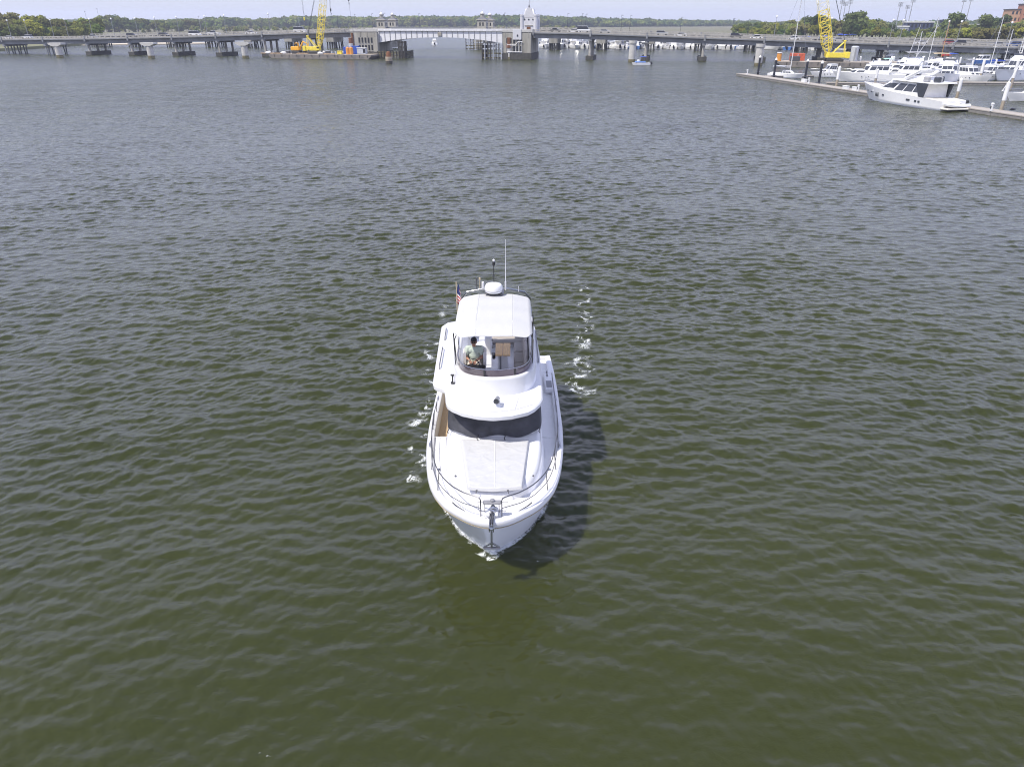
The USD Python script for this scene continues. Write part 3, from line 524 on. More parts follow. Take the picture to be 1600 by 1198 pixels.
for x in (-.17, .2): mb = MB(); mb.tube([(x, .52, 2.18), (x, .5, 2.5)], .011); mb.build('bow_step_leg', 'steel_dark', yacht)
mb = MB(); mb.lathe([(.08, 2.2), (.08, 2.26), (.05, 2.30), (.07, 2.36), (.05, 2.40)], (.04, .52, 0), 12); mb.box((.09, .50, 2.33), (.12, .08, .07), b=.02); mb.build('windlass', 'steel', yacht)
mb = MB(); mb.box((-.035, .10, 2.20), (.025, .66, .13), b=.008); mb.box((.065, .10, 2.20), (.025, .66, .13), b=.008); mb.tube([(-.05, -.16, 2.2), (.08, -.16, 2.2)], .045, 8); mb.build('bow_roller', 'steel', yacht)
mb = MB(); mb.tube([(.015, .45, 2.27), (.015, .05, 2.25), (.015, -.16, 2.22)], .022, 6); mb.build('chain', 'steel_dark', yacht)
mb = MB(); mb.box((.015, -.10, 1.93), (.05, .10, .66), rx=-.16, b=.012); sk = mb.build('anchor_shank', 'steel', yacht)
for sd in (-1, 1): mb = MB(); mb.add([(.015, -.06, 1.66), (.015 + sd * .23, -.10, 1.53), (.015 + sd * .20, .02, 1.50), (.015, .10, 1.58), (.015, -.02, 1.60), (.015 + sd * .21, -.06, 1.49)], [[0, 1, 2, 3], [0, 4, 5, 1], [4, 3, 2, 5], [1, 5, 2, 2], [0, 3, 4, 4]]); mb.build('anchor_fluke', 'steel', sk, False)
mb = MB(); mb.tube([(-.20, -.09, 1.53), (.23, -.09, 1.53)], .03, 6); mb.build('anchor_stock', 'steel_dark', sk)
# port quarter fittings
mb = MB(); mb.box((1.88, 9.0, 1.66), (.34, 1.5, .22), b=.04); pq = mb.build('boarding_step', 'gelcoat', yacht)
mb = MB(); mb.box((1.87, 8.6, 1.775), (.2, .5, .02), b=.008); mb.build('hatch', 'grey_plastic', pq)
for y in (9.3, 9.55): mb = MB(); mb.box((1.83, y, 1.79), (.06, .14, .05), b=.015); mb.build('cleat', 'steel_dark', pq)

# ---------------------------------------------------------------- the person at the helm
def flesh(bones, pitch=.02, it=8, cut=None):
    """bones: (p0, r0, p1, r1); one smooth continuous surface."""
    out = None
    for p0, r0, p1, r1 in bones:
        b = [m3.Manifold.sphere(r, 20).translate(list(map(float, p))) for p, r in ((p0, r0), (p1, r1))]
        h = m3.Manifold.batch_hull(b); out = h if out is None else out + h
    m = out.refine_to_length(pitch).to_mesh(); t = trimesh.Trimesh(m.vert_properties[:, :3], m.tri_verts, process=True)
    trimesh.smoothing.filter_taubin(t, lamb=.5, nu=.53, iterations=it); return t
def make_person(name, label, loc, group=None):
    p = thing(name, label, 'person', loc, 0, group)          # origin under the seat, seat top at z = .66; looks towards -y
    A = np.array; B = []
    hip = {s: A([s * .10, 0, .78]) for s in (-1, 1)}; knee = {s: A([s * .15, -.42, .80]) for s in (-1, 1)}; ank = {s: A([s * .14, -.46, .36]) for s in (-1, 1)}
    sh = {-1: A([-.19, -.03, 1.26]), 1: A([.19, -.03, 1.26])}
    elb = {-1: A([-.27, -.10, .99]), 1: A([.25, -.10, .99])}; wr = {-1: A([-.12, -.33, .97]), 1: A([.06, -.35, .97])}
    neck, head = A([0, -.05, 1.36]), A([0, -.085, 1.475])
    torso = [(A([-.07, .0, .80]), .125, A([.07, 0, .80]), .125), (A([0, .01, .80]), .135, A([0, .0, 1.02]), .13), (A([-.06, 0, 1.02]), .115, A([.06, 0, 1.02]), .115), (A([-.09, -.01, 1.20]), .115, A([.09, -.01, 1.20]), .115), (A([0, 0, 1.02]), .14, A([0, -.01, 1.18]), .13)]
    arms = []
    for s in (-1, 1):
        arms += [(A([s * .10, -.02, 1.26]), .075, sh[s], .066), (sh[s], .062, elb[s], .045), (elb[s], .045, wr[s], .028)]
    legs = [b for s in (-1, 1) for b in ((hip[s], .095, knee[s], .065), (knee[s], .062, ank[s], .042), (ank[s], .045, ank[s] + A([0, -.15, -.045]), .034))]
    B = torso + arms + legs + [(A([0, -.02, 1.28]), .065, neck, .055), (neck, .053, head - A([0, -.01, .05]), .06),
        (head + A([0, .02, .025]), .092, head + A([0, -.005, .03]), .088), (head + A([0, -.02, -.02]), .074, head + A([0, -.035, -.075]), .042),
        (head + A([0, -.085, -.0]), .011, head + A([0, -.108, -.028]), .015), (head + A([-.03, -.075, .015]), .018, head + A([.03, -.075, .015]), .018), (head + A([-.022, -.078, -.055]), .011, head + A([.022, -.078, -.055]), .011)]
    for s in (-1, 1):
        B += [(head + A([s * .086, .01, .015]), .016, head + A([s * .088, .012, -.022]), .011)]
        d = A([s * -.25, -.93, -.1]); d /= np.linalg.norm(d); side = np.cross([0, 0, 1.0], d); pm = wr[s] + d * .055                # palm
        for k in range(4): B.append((wr[s] + d * .01 + side * (k - 1.5) * .012, .016, wr[s] + d * .085 + side * (k - 1.5) * .02, .0125))
        for k, ln in enumerate((.036, .042, .040, .030)):
            r0 = wr[s] + d * .088 + side * (k - 1.5) * .021; r1 = r0 + d * ln + A([0, 0, -.012]); r2 = r1 + d * .008 + A([0, 0, -.032]); r3 = r2 - d * .022 + A([0, 0, -.008])
            B += [(r0, .0105, r1, .0095), (r1, .0095, r2, .009), (r2, .009, r3, .008)]
        th = wr[s] + d * .03 - side * s * .03 * (1 if s < 0 else 1); B += [(wr[s] + d * .02, .015, th + d * .03 - side * s * .012, .012), (th + d * .03 - side * s * .012, .011, th + d * .065 - side * s * .008 + A([0, 0, -.01]), .009)]
    mb = MB(); mb.tm(flesh(B, .011, 6)); mb.build('body', 'skin', p, 80)
    up = lambda L, k: [(a, r + k, b, q + k) for a, r, b, q in L]
    shirt = up(torso, .016) + [(A([0, -.02, 1.27]), .07, A([0, -.035, 1.30]), .066)]
    for s in (-1, 1): shirt += [(A([s * .10, -.02, 1.255]), .085, sh[s], .080), (sh[s], .078, lerp(sh[s], elb[s], .62), .066)]
    t = flesh(shirt, .022, 8); t.vertices += .007 * (meshkit.fbm(t.vertices * 14, 3, 4)[:, None] - .5) * 2 * t.vertex_normals
    mb = MB(); mb.tm(t); mb.build('shirt', 'shirt_green', p, 80)
    tr = [(A([-.07, .0, .80]), .142, A([.07, 0, .80]), .142)] + [b for s in (-1, 1) for b in ((hip[s], .112, knee[s], .085), (knee[s], .084, lerp(knee[s], ank[s], .85), .066))]
    t = flesh(tr, .025, 8); t.vertices += .007 * (meshkit.fbm(t.vertices * 12, 3, 9)[:, None] - .5) * 2 * t.vertex_normals
    mb = MB(); mb.tm(t); mb.build('trousers', 'trousers_cream', p, 80)
    for s in (-1, 1): mb = MB(); mb.tm(flesh([(ank[s] + A([0, .02, -.03]), .05, ank[s] + A([0, -.15, -.05]), .042)], .03, 4)); mb.build('shoe', 'black_plastic', p, 80)
    mb = MB(); mb.tm(flesh([(head + A([0, .03, .0]), .096, head + A([0, .02, .05]), .094)], .02, 4)); mb.build('hair', 'hair_grey', p, 80)
    mb = MB(); mb.tm(flesh([(head + A([0, .02, .062]), .098, head + A([0, .005, .075]), .094)], .02, 4)); mb.tm(flesh([(head + A([-.055, -.085, .062]), .012, head + A([0, -.165, .048]), .010), (head + A([.055, -.085, .062]), .012, head + A([0, -.165, .048]), .010), (head + A([-.05, -.14, .05]), .009, head + A([.05, -.14, .05]), .009)], .02, 2)); mb.build('cap', 'cap_black', p, 80)
    mb = MB()
    for s in (-1, 1): mb.ball(head + A([s * .034, -.092, .018]), .024, 1, (1, .35, .75))
    mb.tube([head + A([-.09, 0, .02]), head + A([-.06, -.088, .022]), head + A([.06, -.088, .022]), head + A([.09, 0, .02])], .005, 5); mb.build('sunglasses', 'dash_black', p)
    for s in (-1, 1): mb = MB(); mb.ball(head + A([s * .034, -.083, .016]), .012, 1); mb.build('eye', 'gelcoat', p)
    return p
make_person('person', 'person in a light green shirt, cream trousers, dark cap and sunglasses steering at the helm', BO + [-.64, 5.70, 3.26])
#SECTION_SETTING
# ---------------------------------------------------------------- materials of the setting
mat('concrete', (.33, .315, .28), .85, var=.22, scale=.6, bump=.15, bscale=6, dist=.02)
mat('concrete_light', (.43, .42, .39), .8, var=.14, scale=.8)
mat('concrete_grey', (.20, .205, .21), .85, var=.2, scale=.4)
mat('concrete_stained', (.36, .345, .295), .85, scale=.35, col2=(.20, .19, .16), stretch=(1.6, 1.6, .35), detail=6)
mat('wet_concrete', (.055, .053, .045), .8, var=.4, scale=.8)
mat('algae_timber', (.13, .115, .06), .9, var=.45, scale=1.2)
mat('timber_dark', (.055, .05, .042), .9, var=.4, scale=2)
mat('asphalt', (.15, .147, .14), .9, var=.2, scale=.3)
mat('road_line', (.6, .6, .57), .7)
mat('girder_white', (.66, .66, .66), .5, var=.05, scale=.5)
mat('girder_shade', (.62, .62, .63), .5, var=.06, scale=.5)
mat('stone_tower', (.32, .305, .26), .8, var=.14, scale=.9)
mat('tower_render', (.52, .52, .53), .7, var=.06, scale=1)
mat('lead_roof', (.60, .60, .60), .5)
mat('lead_dark', (.12, .12, .13), .6)
mat('window_dark', (.02, .022, .025), .15)
mat('rust', (.15, .065, .03), .9, var=.4, scale=2)
mat('crane_yellow', (.72, .58, .06), .45, var=.08, scale=1.2)
mat('crane_cream', (.68, .64, .47), .5, var=.1, scale=1.2)
mat('excavator_orange', (.72, .36, .02), .45, var=.08, scale=2)
mat('container_blue', (.03, .08, .36), .5, var=.12, scale=1)
mat('tank_orange', (.62, .27, .05), .5, var=.08, scale=1)
mat('container_red', (.42, .09, .04), .55, var=.2, scale=1)
mat('tank_grey', (.40, .42, .45), .5, var=.12, scale=1)
mat('barge_steel', (.23, .20, .165), .8, scale=.6, col2=(.12, .115, .11), detail=6)
mat('barge_deck', (.33, .29, .24), .9, var=.3, scale=.5)
mat('timber_mat', (.30, .22, .14), .9, var=.3, scale=2)
mat('sack_white', (.62, .61, .58), .9, var=.1, scale=3)
mat('boat_white', (.80, .80, .79), .3, var=.02, scale=1, coat=.3)
mat('boat_cream', (.66, .63, .55), .4, var=.03, scale=1)
mat('boat_glass', (.045, .05, .06), .12, coat=.4)
mat('canvas_blue', (.03, .07, .35), .8); mat('canvas_red', (.42, .05, .04), .8); mat('canvas_green', (.30, .52, .45), .8); mat('canvas_tan', (.45, .37, .24), .8); mat('canvas_grey', (.30, .30, .31), .8)
mat('boat_blue', (.10, .22, .55), .4); mat('boot_blue', (.03, .05, .15), .5); mat('mast_white', (.70, .70, .69), .4); mat('spar_wood', (.50, .27, .08), .5)
mat('wood_trim', (.28, .13, .06), .5)
mat('dock_deck', (.34, .31, .27), .9, var=.12, scale=4, stretch=(1, 8, 1)); mat('dock_float', (.20, .19, .175), .9, var=.2, scale=2)
mat('pile_black', (.02, .022, .03), .55); mat('pile_white', (.68, .68, .66), .6, var=.04, scale=2); mat('pile_wood', (.30, .255, .19), .9, var=.25, scale=3, stretch=(3, 3, .4))
mat('marsh_grass', (.17, .145, .085), .95, scale=.03, col2=(.10, .11, .05), detail=6, bump=.5, bscale=.8, dist=.3); mat('shore_soil', (.14, .14, .065), .95, var=.3, scale=.05); mat('sand', (.48, .42, .32), .95, var=.1, scale=.3)
mat('bark', (.085, .065, .05), .95, var=.2, scale=2)
mat('brick_red', (.33, .15, .085), .85, var=.14, scale=.8); mat('brick_brown', (.40, .24, .14), .85, var=.1, scale=.8); mat('roof_dark', (.06, .06, .065), .7); mat('roof_white', (.6, .6, .58), .7); mat('navy_seats', (.035, .045, .09), .7)
mat('pole_grey', (.25, .26, .27), .6); mat('pole_dark', (.045, .05, .055), .6); mat('lamp_globe', (.78, .78, .76), .3)
for n_, c_ in dict(white=(.72, .72, .71), dark=(.025, .027, .032), silver=(.36, .37, .38), red=(.35, .03, .03), blue=(.03, .08, .25), tan=(.40, .36, .28)).items(): mat('car_' + n_, c_, .25, coat=.5)
def leaf_mat(name, a, b):
    M[name] = usdkit.material(stage, '/World/Looks/' + name, {'g': ('geometry', {}), 'n': ('noise_texture', dict(scale=.45, detail=3)), 'r': ('rgb_ramp', dict(ramp=[(.32, a), (.68, b)])), 'oi': ('object_info', {}),
        'mv': ('map_range', dict(to_min=.72, to_max=1.3)), 'mh': ('map_range', dict(to_min=.47, to_max=.52)), 'f1': ('math', dict(math_type='multiply', value2=13.7)), 'f2': ('math', dict(math_type='fraction')), 'h': ('hsv', {}),
        'd': ('diffuse_bsdf', {}), 't': ('translucent_bsdf', {}), 'm': ('mix_closure', dict(fac=.3))},
        [('g.position', 'n.vector'), ('n.fac', 'r.fac'), ('r.color', 'h.color'), ('oi.random', 'mv.value'), ('mv.result', 'h.value'), ('oi.random', 'f1.value1'), ('f1.value', 'f2.value1'), ('f2.value', 'mh.value'), ('mh.result', 'h.hue'), ('h.color', 'd.color'), ('h.color', 't.color'), ('d.BSDF', 'm.closure1'), ('t.BSDF', 'm.closure2')], surface='m.closure')
leaf_mat('leaf_mid', (.125, .165, .038), (.215, .26, .062)); leaf_mat('leaf_bright', (.20, .235, .04), (.29, .31, .06)); leaf_mat('leaf_dark', (.075, .115, .04), (.13, .175, .06)); leaf_mat('leaf_olive', (.15, .165, .05), (.21, .205, .075))

# ---------------------------------------------------------------- land
def land(name, pts, z, m, kind='structure'):
    mb = MB(); mb.prism(pts, -1.0, z); return tag(mb.build(name, m, None, False), kind=kind)
land('marsh', [(-2600, 1000), (-700, 860), (-260, 880), (60, 840), (420, 800), (900, 700), (2600, 900), (3800, 5200), (-3800, 5200)], .45, 'marsh_grass')
land('left_shore', [(-1400, 300), (-420, 330), (-262, 345), (-250, 372), (-256, 452), (-262, 500), (-330, 640), (-420, 900), (-1500, 1000)], 1.2, 'shore_soil')
land('beach', [(-262, 470), (-232, 480), (-190, 500), (-205, 520), (-270, 530), (-285, 500)], .5, 'sand')
land('right_shore', [(150, 520), (210, 470), (330, 420), (700, 330), (1500, 300), (1600, 1000), (300, 900), (180, 700)], 1.6, 'shore_soil')

# ---------------------------------------------------------------- bridges (local x along the bridge, local y away from the viewer)
BR = -math.atan(.2)
ZPa = PchipInterpolator([-260, -216, -184, -163, -142, -105, -61, 0, 19, 47, 70, 103, 120, 167, 200, 300], np.array([6.6, 7.0, 7.4, 7.8, 8.2, 9.3, 10.4, 10.4, 10.25, 9.5, 8.75, 7.9, 7.35, 6.3, 5.8, 4.8]))
def zdeck(u): return float(ZPa(u / 1.02)) - .95
def beam(mb, u0, u1, poly, z0, z1):
    p = np.asarray(poly, float); p = p[::-1] if area(p) > 0 else p
    return mb.rings([np.c_[np.full(len(p), u0), p[:, 0], p[:, 1] + z0], np.c_[np.full(len(p), u1), p[:, 0], p[:, 1] + z1]])
def rect(y0, y1, z0, z1): return [(y0, z0), (y1, z0), (y1, z1), (y0, z1)]
W1 = 13.5
def spans(br, us, skip, bents, style):
    for k in range(len(us) - 1):
        u0, u1 = us[k] + .04, us[k + 1] - .04
        if any(a < (u0 + u1) / 2 < b for a, b in skip): continue
        z0, z1 = zdeck(u0), zdeck(u1)
        mb = MB(); beam(mb, u0, u1, [(0, -.4), (.7, -.55), (.9, -.55), (.9, -2.0), (1.5, -2.0), (1.5, -.55), (12, -.55), (12, -2.0), (12.6, -2.0), (12.6, -.55), (12.8, -.55), (W1, -.4), (W1, 0), (0, 0)], z0, z1); sp_ = mb.build('span', 'concrete_grey', br, False)
        for y in (4.6, 8.3): mb = MB(); beam(mb, u0, u1, rect(y, y + .6, -1.95, -.56), z0, z1); mb.build('inner_girder', 'concrete_grey', sp_, False)
        mb = MB(); beam(mb, u0, u1, rect(1.2, 12.3, .004, .03), z0, z1); mb.build('roadway', 'asphalt', sp_, False)
        for y in (.08, W1 - .38):
            mb = MB(); beam(mb, u0, u1, rect(y - .06, y + .36, .0, .34), z0, z1); beam(mb, u0, u1, rect(y, y + .3, .72, .95), z0, z1)
            n = max(2, int((u1 - u0) / 2.6))
            for q in range(n + 1):
                uu = lerp(u0 + .25, u1 - .25, q / n); mb.box((uu, y + .15, lerp(z0, z1, (uu - u0) / (u1 - u0)) + .53), (.5, .26, .5))
            mb.build('parapet', 'concrete', sp_, False)
        mb = MB(); mb.box((u0, -.05, z0 - .4), (.7, .5, 1.5), b=.08); mb.box((u0, .2, z0 + .5), (.7, .55, 1.1), b=.06); mb.build('pilaster', 'concrete_grey', sp_, False)
    for u, kind in bents:
        z = zdeck(u); mb = MB()
        if kind == 'piles':
            mb.box((u, W1 / 2, z - 2.35), (1.2, W1 - .6, .8)); bt = mb.build('bent', 'concrete_grey', br, False)
            for k in range(8):
                y = .8 + k * 1.7; mb = MB(); mb.tube([(u, y, z - 2.6), (u + (-.5 if k % 2 else .4), y, -1.0)], .28, 8); mb.build('pile', 'concrete_grey', bt)
        elif kind == 'columns':
            mb.box((u, W1 / 2, z - 2.3), (1.3, W1 - .6, .7)); bt = mb.build('bent', 'concrete_grey', br, False)
            for y in (1.7, W1 / 2, W1 - 1.7):
                mb = MB(); mb.tube([(u, y, z - 2.5), (u, y, 1.3)], [.48, .56], 10); mb.build('column', 'concrete', bt)
            mb = MB(); mb.box((u, W1 / 2, .35), (3.0, W1 - 1.0, 2.2), b=.12); mb.build('footing', 'wet_concrete', bt, False)
        else:
            mb.box((u, W1 / 2, z - 3.0), (1.5, W1 - 1, 2.0)); bt = mb.build('bent', 'concrete', br, False)
            mb = MB(); mb.box((u, W1 / 2, 4.4), (4.6, W1 - .5, 2.8), b=.15); mb.build('footing', 'concrete_stained', bt, False)
            for y in (1.2, 4.4, 7.6, 10.8, 12.6):
                for du in (-1.8, -.6, .6, 1.8): 
                    if y > 2 and abs(du) < 1: continue
                    mb = MB(); mb.tube([(u + du, y, 3.1), (u + du * 1.15, y, -1)], .34, 7); mb.build('pile', 'wet_concrete', bt)
near = thing('road_bridge', 'nearer grey concrete road bridge with a white arched bascule span in the middle', 'bridge', (0, 303, 0), BR)
us1 = [-251, -230, -209, -188, -167, -146, -125.5, -104.5, -84, -65.2, -52, -3.3, 8.2, 30, 51, 72, 93, 114, 135, 156, 177, 198, 219, 240, 261, 282]
spans(near, us1, [(-65.3, 8.3)], [(u, 'piles' if u < -195 else 'columns') for u in us1 if (u < -70 or u > 20)], 0)
mb = MB(); mb.prism([(-262, -1), (-251.2, -.5), (-251.2, 14.2), (-262, 15)], -1, zdeck(-251) - .3); mb.build('abutment', 'concrete_stained', near, False)
def pier(u0, u1, label, wins, tri_stair):
    zt = zdeck((u0 + u1) / 2)
    mb = MB(); mb.prism([(u0, -1.4), (u1, -1.4), (u1, 15.6), (u0, 15.6)], 2.2, zt + .02, .1); pr = mb.build('bascule_pier', 'concrete_stained', near, False)
    mb = MB(); mb.prism([(u0 - .25, -1.7), (u1 + .25, -1.7), (u1 + .25, 15.9), (u0 - .25, 15.9)], -1.2, 2.2, .08); mb.build('pier_base', 'wet_concrete', pr, False)
    mb = MB(); mb.prism([(u0 - .15, -1.55), (u1 + .15, -1.55), (u1 + .15, -1.1), (u0 - .15, -1.1)], zt + .02, zt + .98, .05); mb.build('parapet', 'concrete_light', pr, False)
    mb = MB(); mb.prism([(u0 - .15, 15.1), (u1 + .15, 15.1), (u1 + .15, 15.5), (u0 - .15, 15.5)], zt + .02, zt + .98, .05); mb.build('parapet', 'concrete_light', pr, False)
    for u in wins:
        for z in (6.4, 3.7):
            mb = MB(); mb.box((u, -1.43, z), (.72, .12, 1.95), b=.03); w = mb.build('window', 'window_dark', pr, False)
            mb = MB(); mb.box((u, -1.46, z - 1.05), (.9, .2, .14), b=.03); mb.build('sill', 'concrete_light', w, False)
    for k in range(4):
        u = lerp(u0 + .9, u1 - .9, k / 3); mb = MB(); mb.box((u, -1.46, 8.55), (.28, .16, 1.5), b=.03); mb.build('corbel', 'concrete_stained', pr, False)
    return pr
pl = pier(-65.2, -54.2, '', [-63.0 + 1.3 * k for k in range(1, 6)], 0)
prr = pier(-3.3, 7.6, '', [-1.6 + 1.35 * k for k in range(5)], 1)
mb = MB(); mb.tube([(-64.5, -1.62, 9), (-64.5, -1.62, .5)], .42, 8); mb.build('drain_pipe', 'rust', pl)
mb = MB(); mb.box((2.3, -1.62, 8.7), (3.3, .3, 3.6), b=.04); pn = mb.build('sign_panel', 'tower_render', prr, False)
mb = MB(); mb.box((2.5, -1.82, 8.3), (.5, .14, .7), b=.03); mb.build('plate', 'window_dark', pn, False)
mb = MB(); mb.tube([(-1.6, -1.8, 5.0), (1.6, -1.8, 5.0), (2.8, -1.8, 6.3), (4.4, -1.8, 6.3)], .13, 6); mb.tube([(-1.6, -1.8, 2.6), (4.2, -1.8, 2.6)], .11, 6); [mb.tube([(x, -1.8, 2.6), (x, -1.8, z)], .07, 5) for x, z in ((-1.6, 5), (0, 5), (1.6, 5), (2.8, 6.3), (4.2, 6.3))]; mb.build('service_stair', 'girder_white', prr)
# the white bascule leaves: plate girders with an arched lower edge and stiffeners
ua, ub = -54.15, -3.35; zc = zdeck(-27)
def arch(u): t = (u - (ua + ub) / 2) / ((ub - ua) / 2); return zc + .35 - 2.25 - 2.0 * t * t
for y in (.05, W1 - .2):
    for a, b in ((ua, (ua + ub) / 2 - .08), ((ua + ub) / 2 + .08, ub)):
        uu = np.linspace(a, b, 14); poly = np.concatenate([np.c_[uu, [arch(u) for u in uu]], np.c_[uu[::-1], np.full(14, zc + .3)]])
        mb = MB(); mb.rings([np.c_[poly[:, 0], np.full(28, y + .14), poly[:, 1]], np.c_[poly[:, 0], np.full(28, y), poly[:, 1]]]); lf = mb.build('bascule_leaf', 'girder_white', near, False)
        if y < 1:
            for k in range(12):
                u = lerp(a + .5, b - .4, k / 11); mb = MB(); mb.box((u, y - .09, (arch(u) + zc + .2) / 2), (.16, .16, zc + .2 - arch(u) - .1)); mb.build('stiffener', 'concrete_grey', lf, False)
            mb = MB(); mb.box(((a + b) / 2, y - .2, zc + .35), (b - a, .5, .16)); mb.build('top_flange', 'girder_white', lf, False)
mb = MB(); mb.box(((ua + ub) / 2, W1 / 2, zc - .15), (ub - ua - .1, W1 - .8, .3)); lfd = mb.build('leaf_deck', 'asphalt', near, False)
for y in (.1, W1 - .4):
    mb = MB(); mb.box(((ua + ub) / 2, y + .15, zc + .9), (ub - ua, .14, .12)); mb.box(((ua + ub) / 2, y + .15, zc + .62), (ub - ua, .1, .1)); [mb.box((lerp(ua + .3, ub - .3, k / 20), y + .15, zc + .55), (.14, .12, .8)) for k in range(21)]; mb.build('leaf_railing', 'girder_white', lfd, False)
mb = MB(); mb.box(((ua + ub) / 2, -.25, zc - .75), (1.5, .3, 1.3), b=.05); mb.build('lock_box', 'concrete_stained', near, False)
for u in np.linspace(ua + 6, ub - 6, 6): mb = MB(); mb.box((u, W1 / 2, arch(u) + .5), (.3, W1 - .9, .7)); mb.build('floor_beam', 'girder_shade', near, False)
def fender(name, label, u0, u1, y0, y1, zt, n, local=near, m='algae_timber', pipes=0):
    f = thing(name, label, 'fender', (0, 303, 0), BR)
    if local == 'far': f.GetAttribute('xformOp:translate').Set(Gf.Vec3d(0, 403, 0)) if hasattr(f, 'GetAttribute') else None
    for z in np.linspace(.5, zt - .4, 4):
        mb = MB(); mb.box(((u0 + u1) / 2, y0, z), (u1 - u0, .3, .42), b=.05); mb.build('waling', m if z < zt / 2 else 'tank_grey' if pipes else m, f, False)
        mb = MB(); mb.box((u1 if pipes < 2 else u0, (y0 + y1) / 2, z), (.3, y1 - y0, .42), b=.05); mb.build('waling', m, f, False)
    for k in range(n):
        u = lerp(u0, u1, k / (n - 1)); mb = MB(); mb.tube([(u, y0 - .3, zt + .1 * (k % 3)), (u, y0 - .3, -1)], .2, 7); mb.build('pile', 'tank_grey' if pipes and k % 3 == 1 else 'timber_dark', f)
    for k in range(n):
        y = lerp(y0, y1, k / (n - 1)); mb = MB(); mb.tube([(u1 if pipes < 2 else u0, y, zt), (u1 if pipes < 2 else u0, y, -1)], .2, 7); mb.build('pile', 'timber_dark', f)
    return f
fender('timber_fender', 'brown and green timber fender at the foot of the left bascule pier', -53.9, -43.5, -2.4, 10, 2.6, 9)
fender('timber_dolphin', 'tall dark timber dolphin at the right end of the left pier fender', -45.0, -42.6, -2.6, -.4, 6.2, 5)
fender('timber_fender', 'timber fender with pale pipes left of the right bascule pier', -11.5, -3.7, -1.5, 8, 5.6, 8, pipes=2)
far = thing('road_bridge', 'farther concrete road bridge behind, on pale block footings over dark piles', 'bridge', (0, 403, 0), BR)
us2 = [-245 + 24.2 * k for k in range(23)]; us2 = [u for u in us2]
spans(far, us2, [(-66, -16)], [(u, 'blocks') for u in us2 if not -64 < u < -18], 1)
mb = MB(); mb.box((-43, W1 / 2, zdeck(-40) - .6), (50, W1, 1.2)); [mb.box((-43, y, zdeck(-40) + .45), (50, .3, .9)) for y in (.2, W1 - .2)]; mb.build('lift_span', 'concrete_grey', far, False)
for u in (-68, -16):
    mb = MB(); mb.box((u, W1 / 2, 5.2), (7, W1 + 6, 9.0), b=.2); mb.build('tower_pier', 'concrete_stained', far, False)
for a in (('timber_fender', 'dark timber fender with pale rails under the farther bridge, left of the pale block footings', -23, -14, -5, 6, 5.2, 8), ): fender(*a, local='far', pipes=1)
# ornate towers of the farther bridge and the control house on the nearer one
def place(u, v, z, Y0): return (u * math.cos(BR) - v * math.sin(BR), Y0 + u * math.sin(BR) + v * math.cos(BR), z)
def bridge_tower(loc, label, k=1.0):
    t = thing('bridge_tower', label, 'tower', loc, BR, None, k)
    mb = MB(); mb.prism([(-2.2, -2.2), (2.2, -2.2), (2.2, 2.2), (-2.2, 2.2)], -.6, 3.6, .1); bd = mb.build('shaft', 'stone_tower', t, False)
    for s in (-1, 1):
        mb = MB(); mb.box((s * .75, -2.22, 1.9), (.7, .1, 1.5), b=.02); mb.build('window', 'window_dark', bd, False)
        mb = MB(); mb.box((2.22, s * .75, 1.9), (.1, .7, 1.5), b=.02); mb.build('window', 'window_dark', bd, False)
    mb = MB(); mb.prism([(-2.55, -2.55), (2.55, -2.55), (2.55, 2.55), (-2.55, 2.55)], 3.6, 4.1, .12); mb.build('cornice', 'stone_tower', t, False)
    mb = MB(); mb.rings([np.array([(-2.2, -2.2, 4.1), (2.2, -2.2, 4.1), (2.2, 2.2, 4.1), (-2.2, 2.2, 4.1)]), np.array([(-1.2, -1.2, 4.9), (1.2, -1.2, 4.9), (1.2, 1.2, 4.9), (-1.2, 1.2, 4.9)])]); mb.build('roof', 'lead_dark', t, False)
    mb = MB(); mb.lathe([(1.0, 4.8), (1.0, 6.2), (1.25, 6.25), (1.25, 6.45), (.9, 6.5)], (0, 0, 0), 8); mb.build('lantern', 'stone_tower', t, 20)
    mb = MB(); mb.lathe([(.95, 6.45), (.9, 6.8), (.6, 7.15), (.2, 7.35), (.12, 7.9), (.0, 8.3)], (0, 0, 0), 10); mb.build('dome', 'lead_roof', t, 40)
    return t
zt2 = zdeck(-60) + .3
for u, v, k, l in ((-69.5, .2, 1, 'nearer left stone tower of the far bridge with a small pale dome'), (-69.5, 17, 1, 'second stone tower from the left, just right of the first, with a pale dome'), (-15.4, .2, 1.04, 'third stone tower from the left, on the far bridge right of the white span middle'), (-15.4, 17, .98, 'fourth stone tower, half hidden right behind the third on the far bridge')):
    bridge_tower(place(u, v, zt2, 403), l, k)
ch = thing('control_house', 'pale gabled bridge control house with corner turrets and a spike, on the right pier', 'building', place(6.2, 4.2, zdeck(3), 303), BR)
mb = MB(); mb.prism([(-2.7, -2.7), (2.7, -2.7), (2.7, 2.7), (-2.7, 2.7)], 0, 5.0, .08); wl_ = mb.build('walls', 'tower_render', ch, False)
for sx in (-1, 1):
    for sy in (-1, 1):
        mb = MB(); mb.lathe([(.62, 0), (.62, 5.4), (.75, 5.5), (.75, 6.0), (.5, 6.05)], (sx * 2.7, sy * 2.7, 0), 8); mb.build('turret', 'tower_render', ch, 20)
mb = MB(); mb.rings([np.array([(-2.2, -2.74, 5.0), (2.2, -2.74, 5.0), (1.1, -2.74, 7.4), (0, -2.74, 8.6), (-1.1, -2.74, 7.4)])[::-1], np.array([(-2.2, -2.3, 5.0), (2.2, -2.3, 5.0), (1.1, -2.3, 7.4), (0, -2.3, 8.6), (-1.1, -2.3, 7.4)])[::-1]]); mb.build('gable', 'tower_render', ch, False)
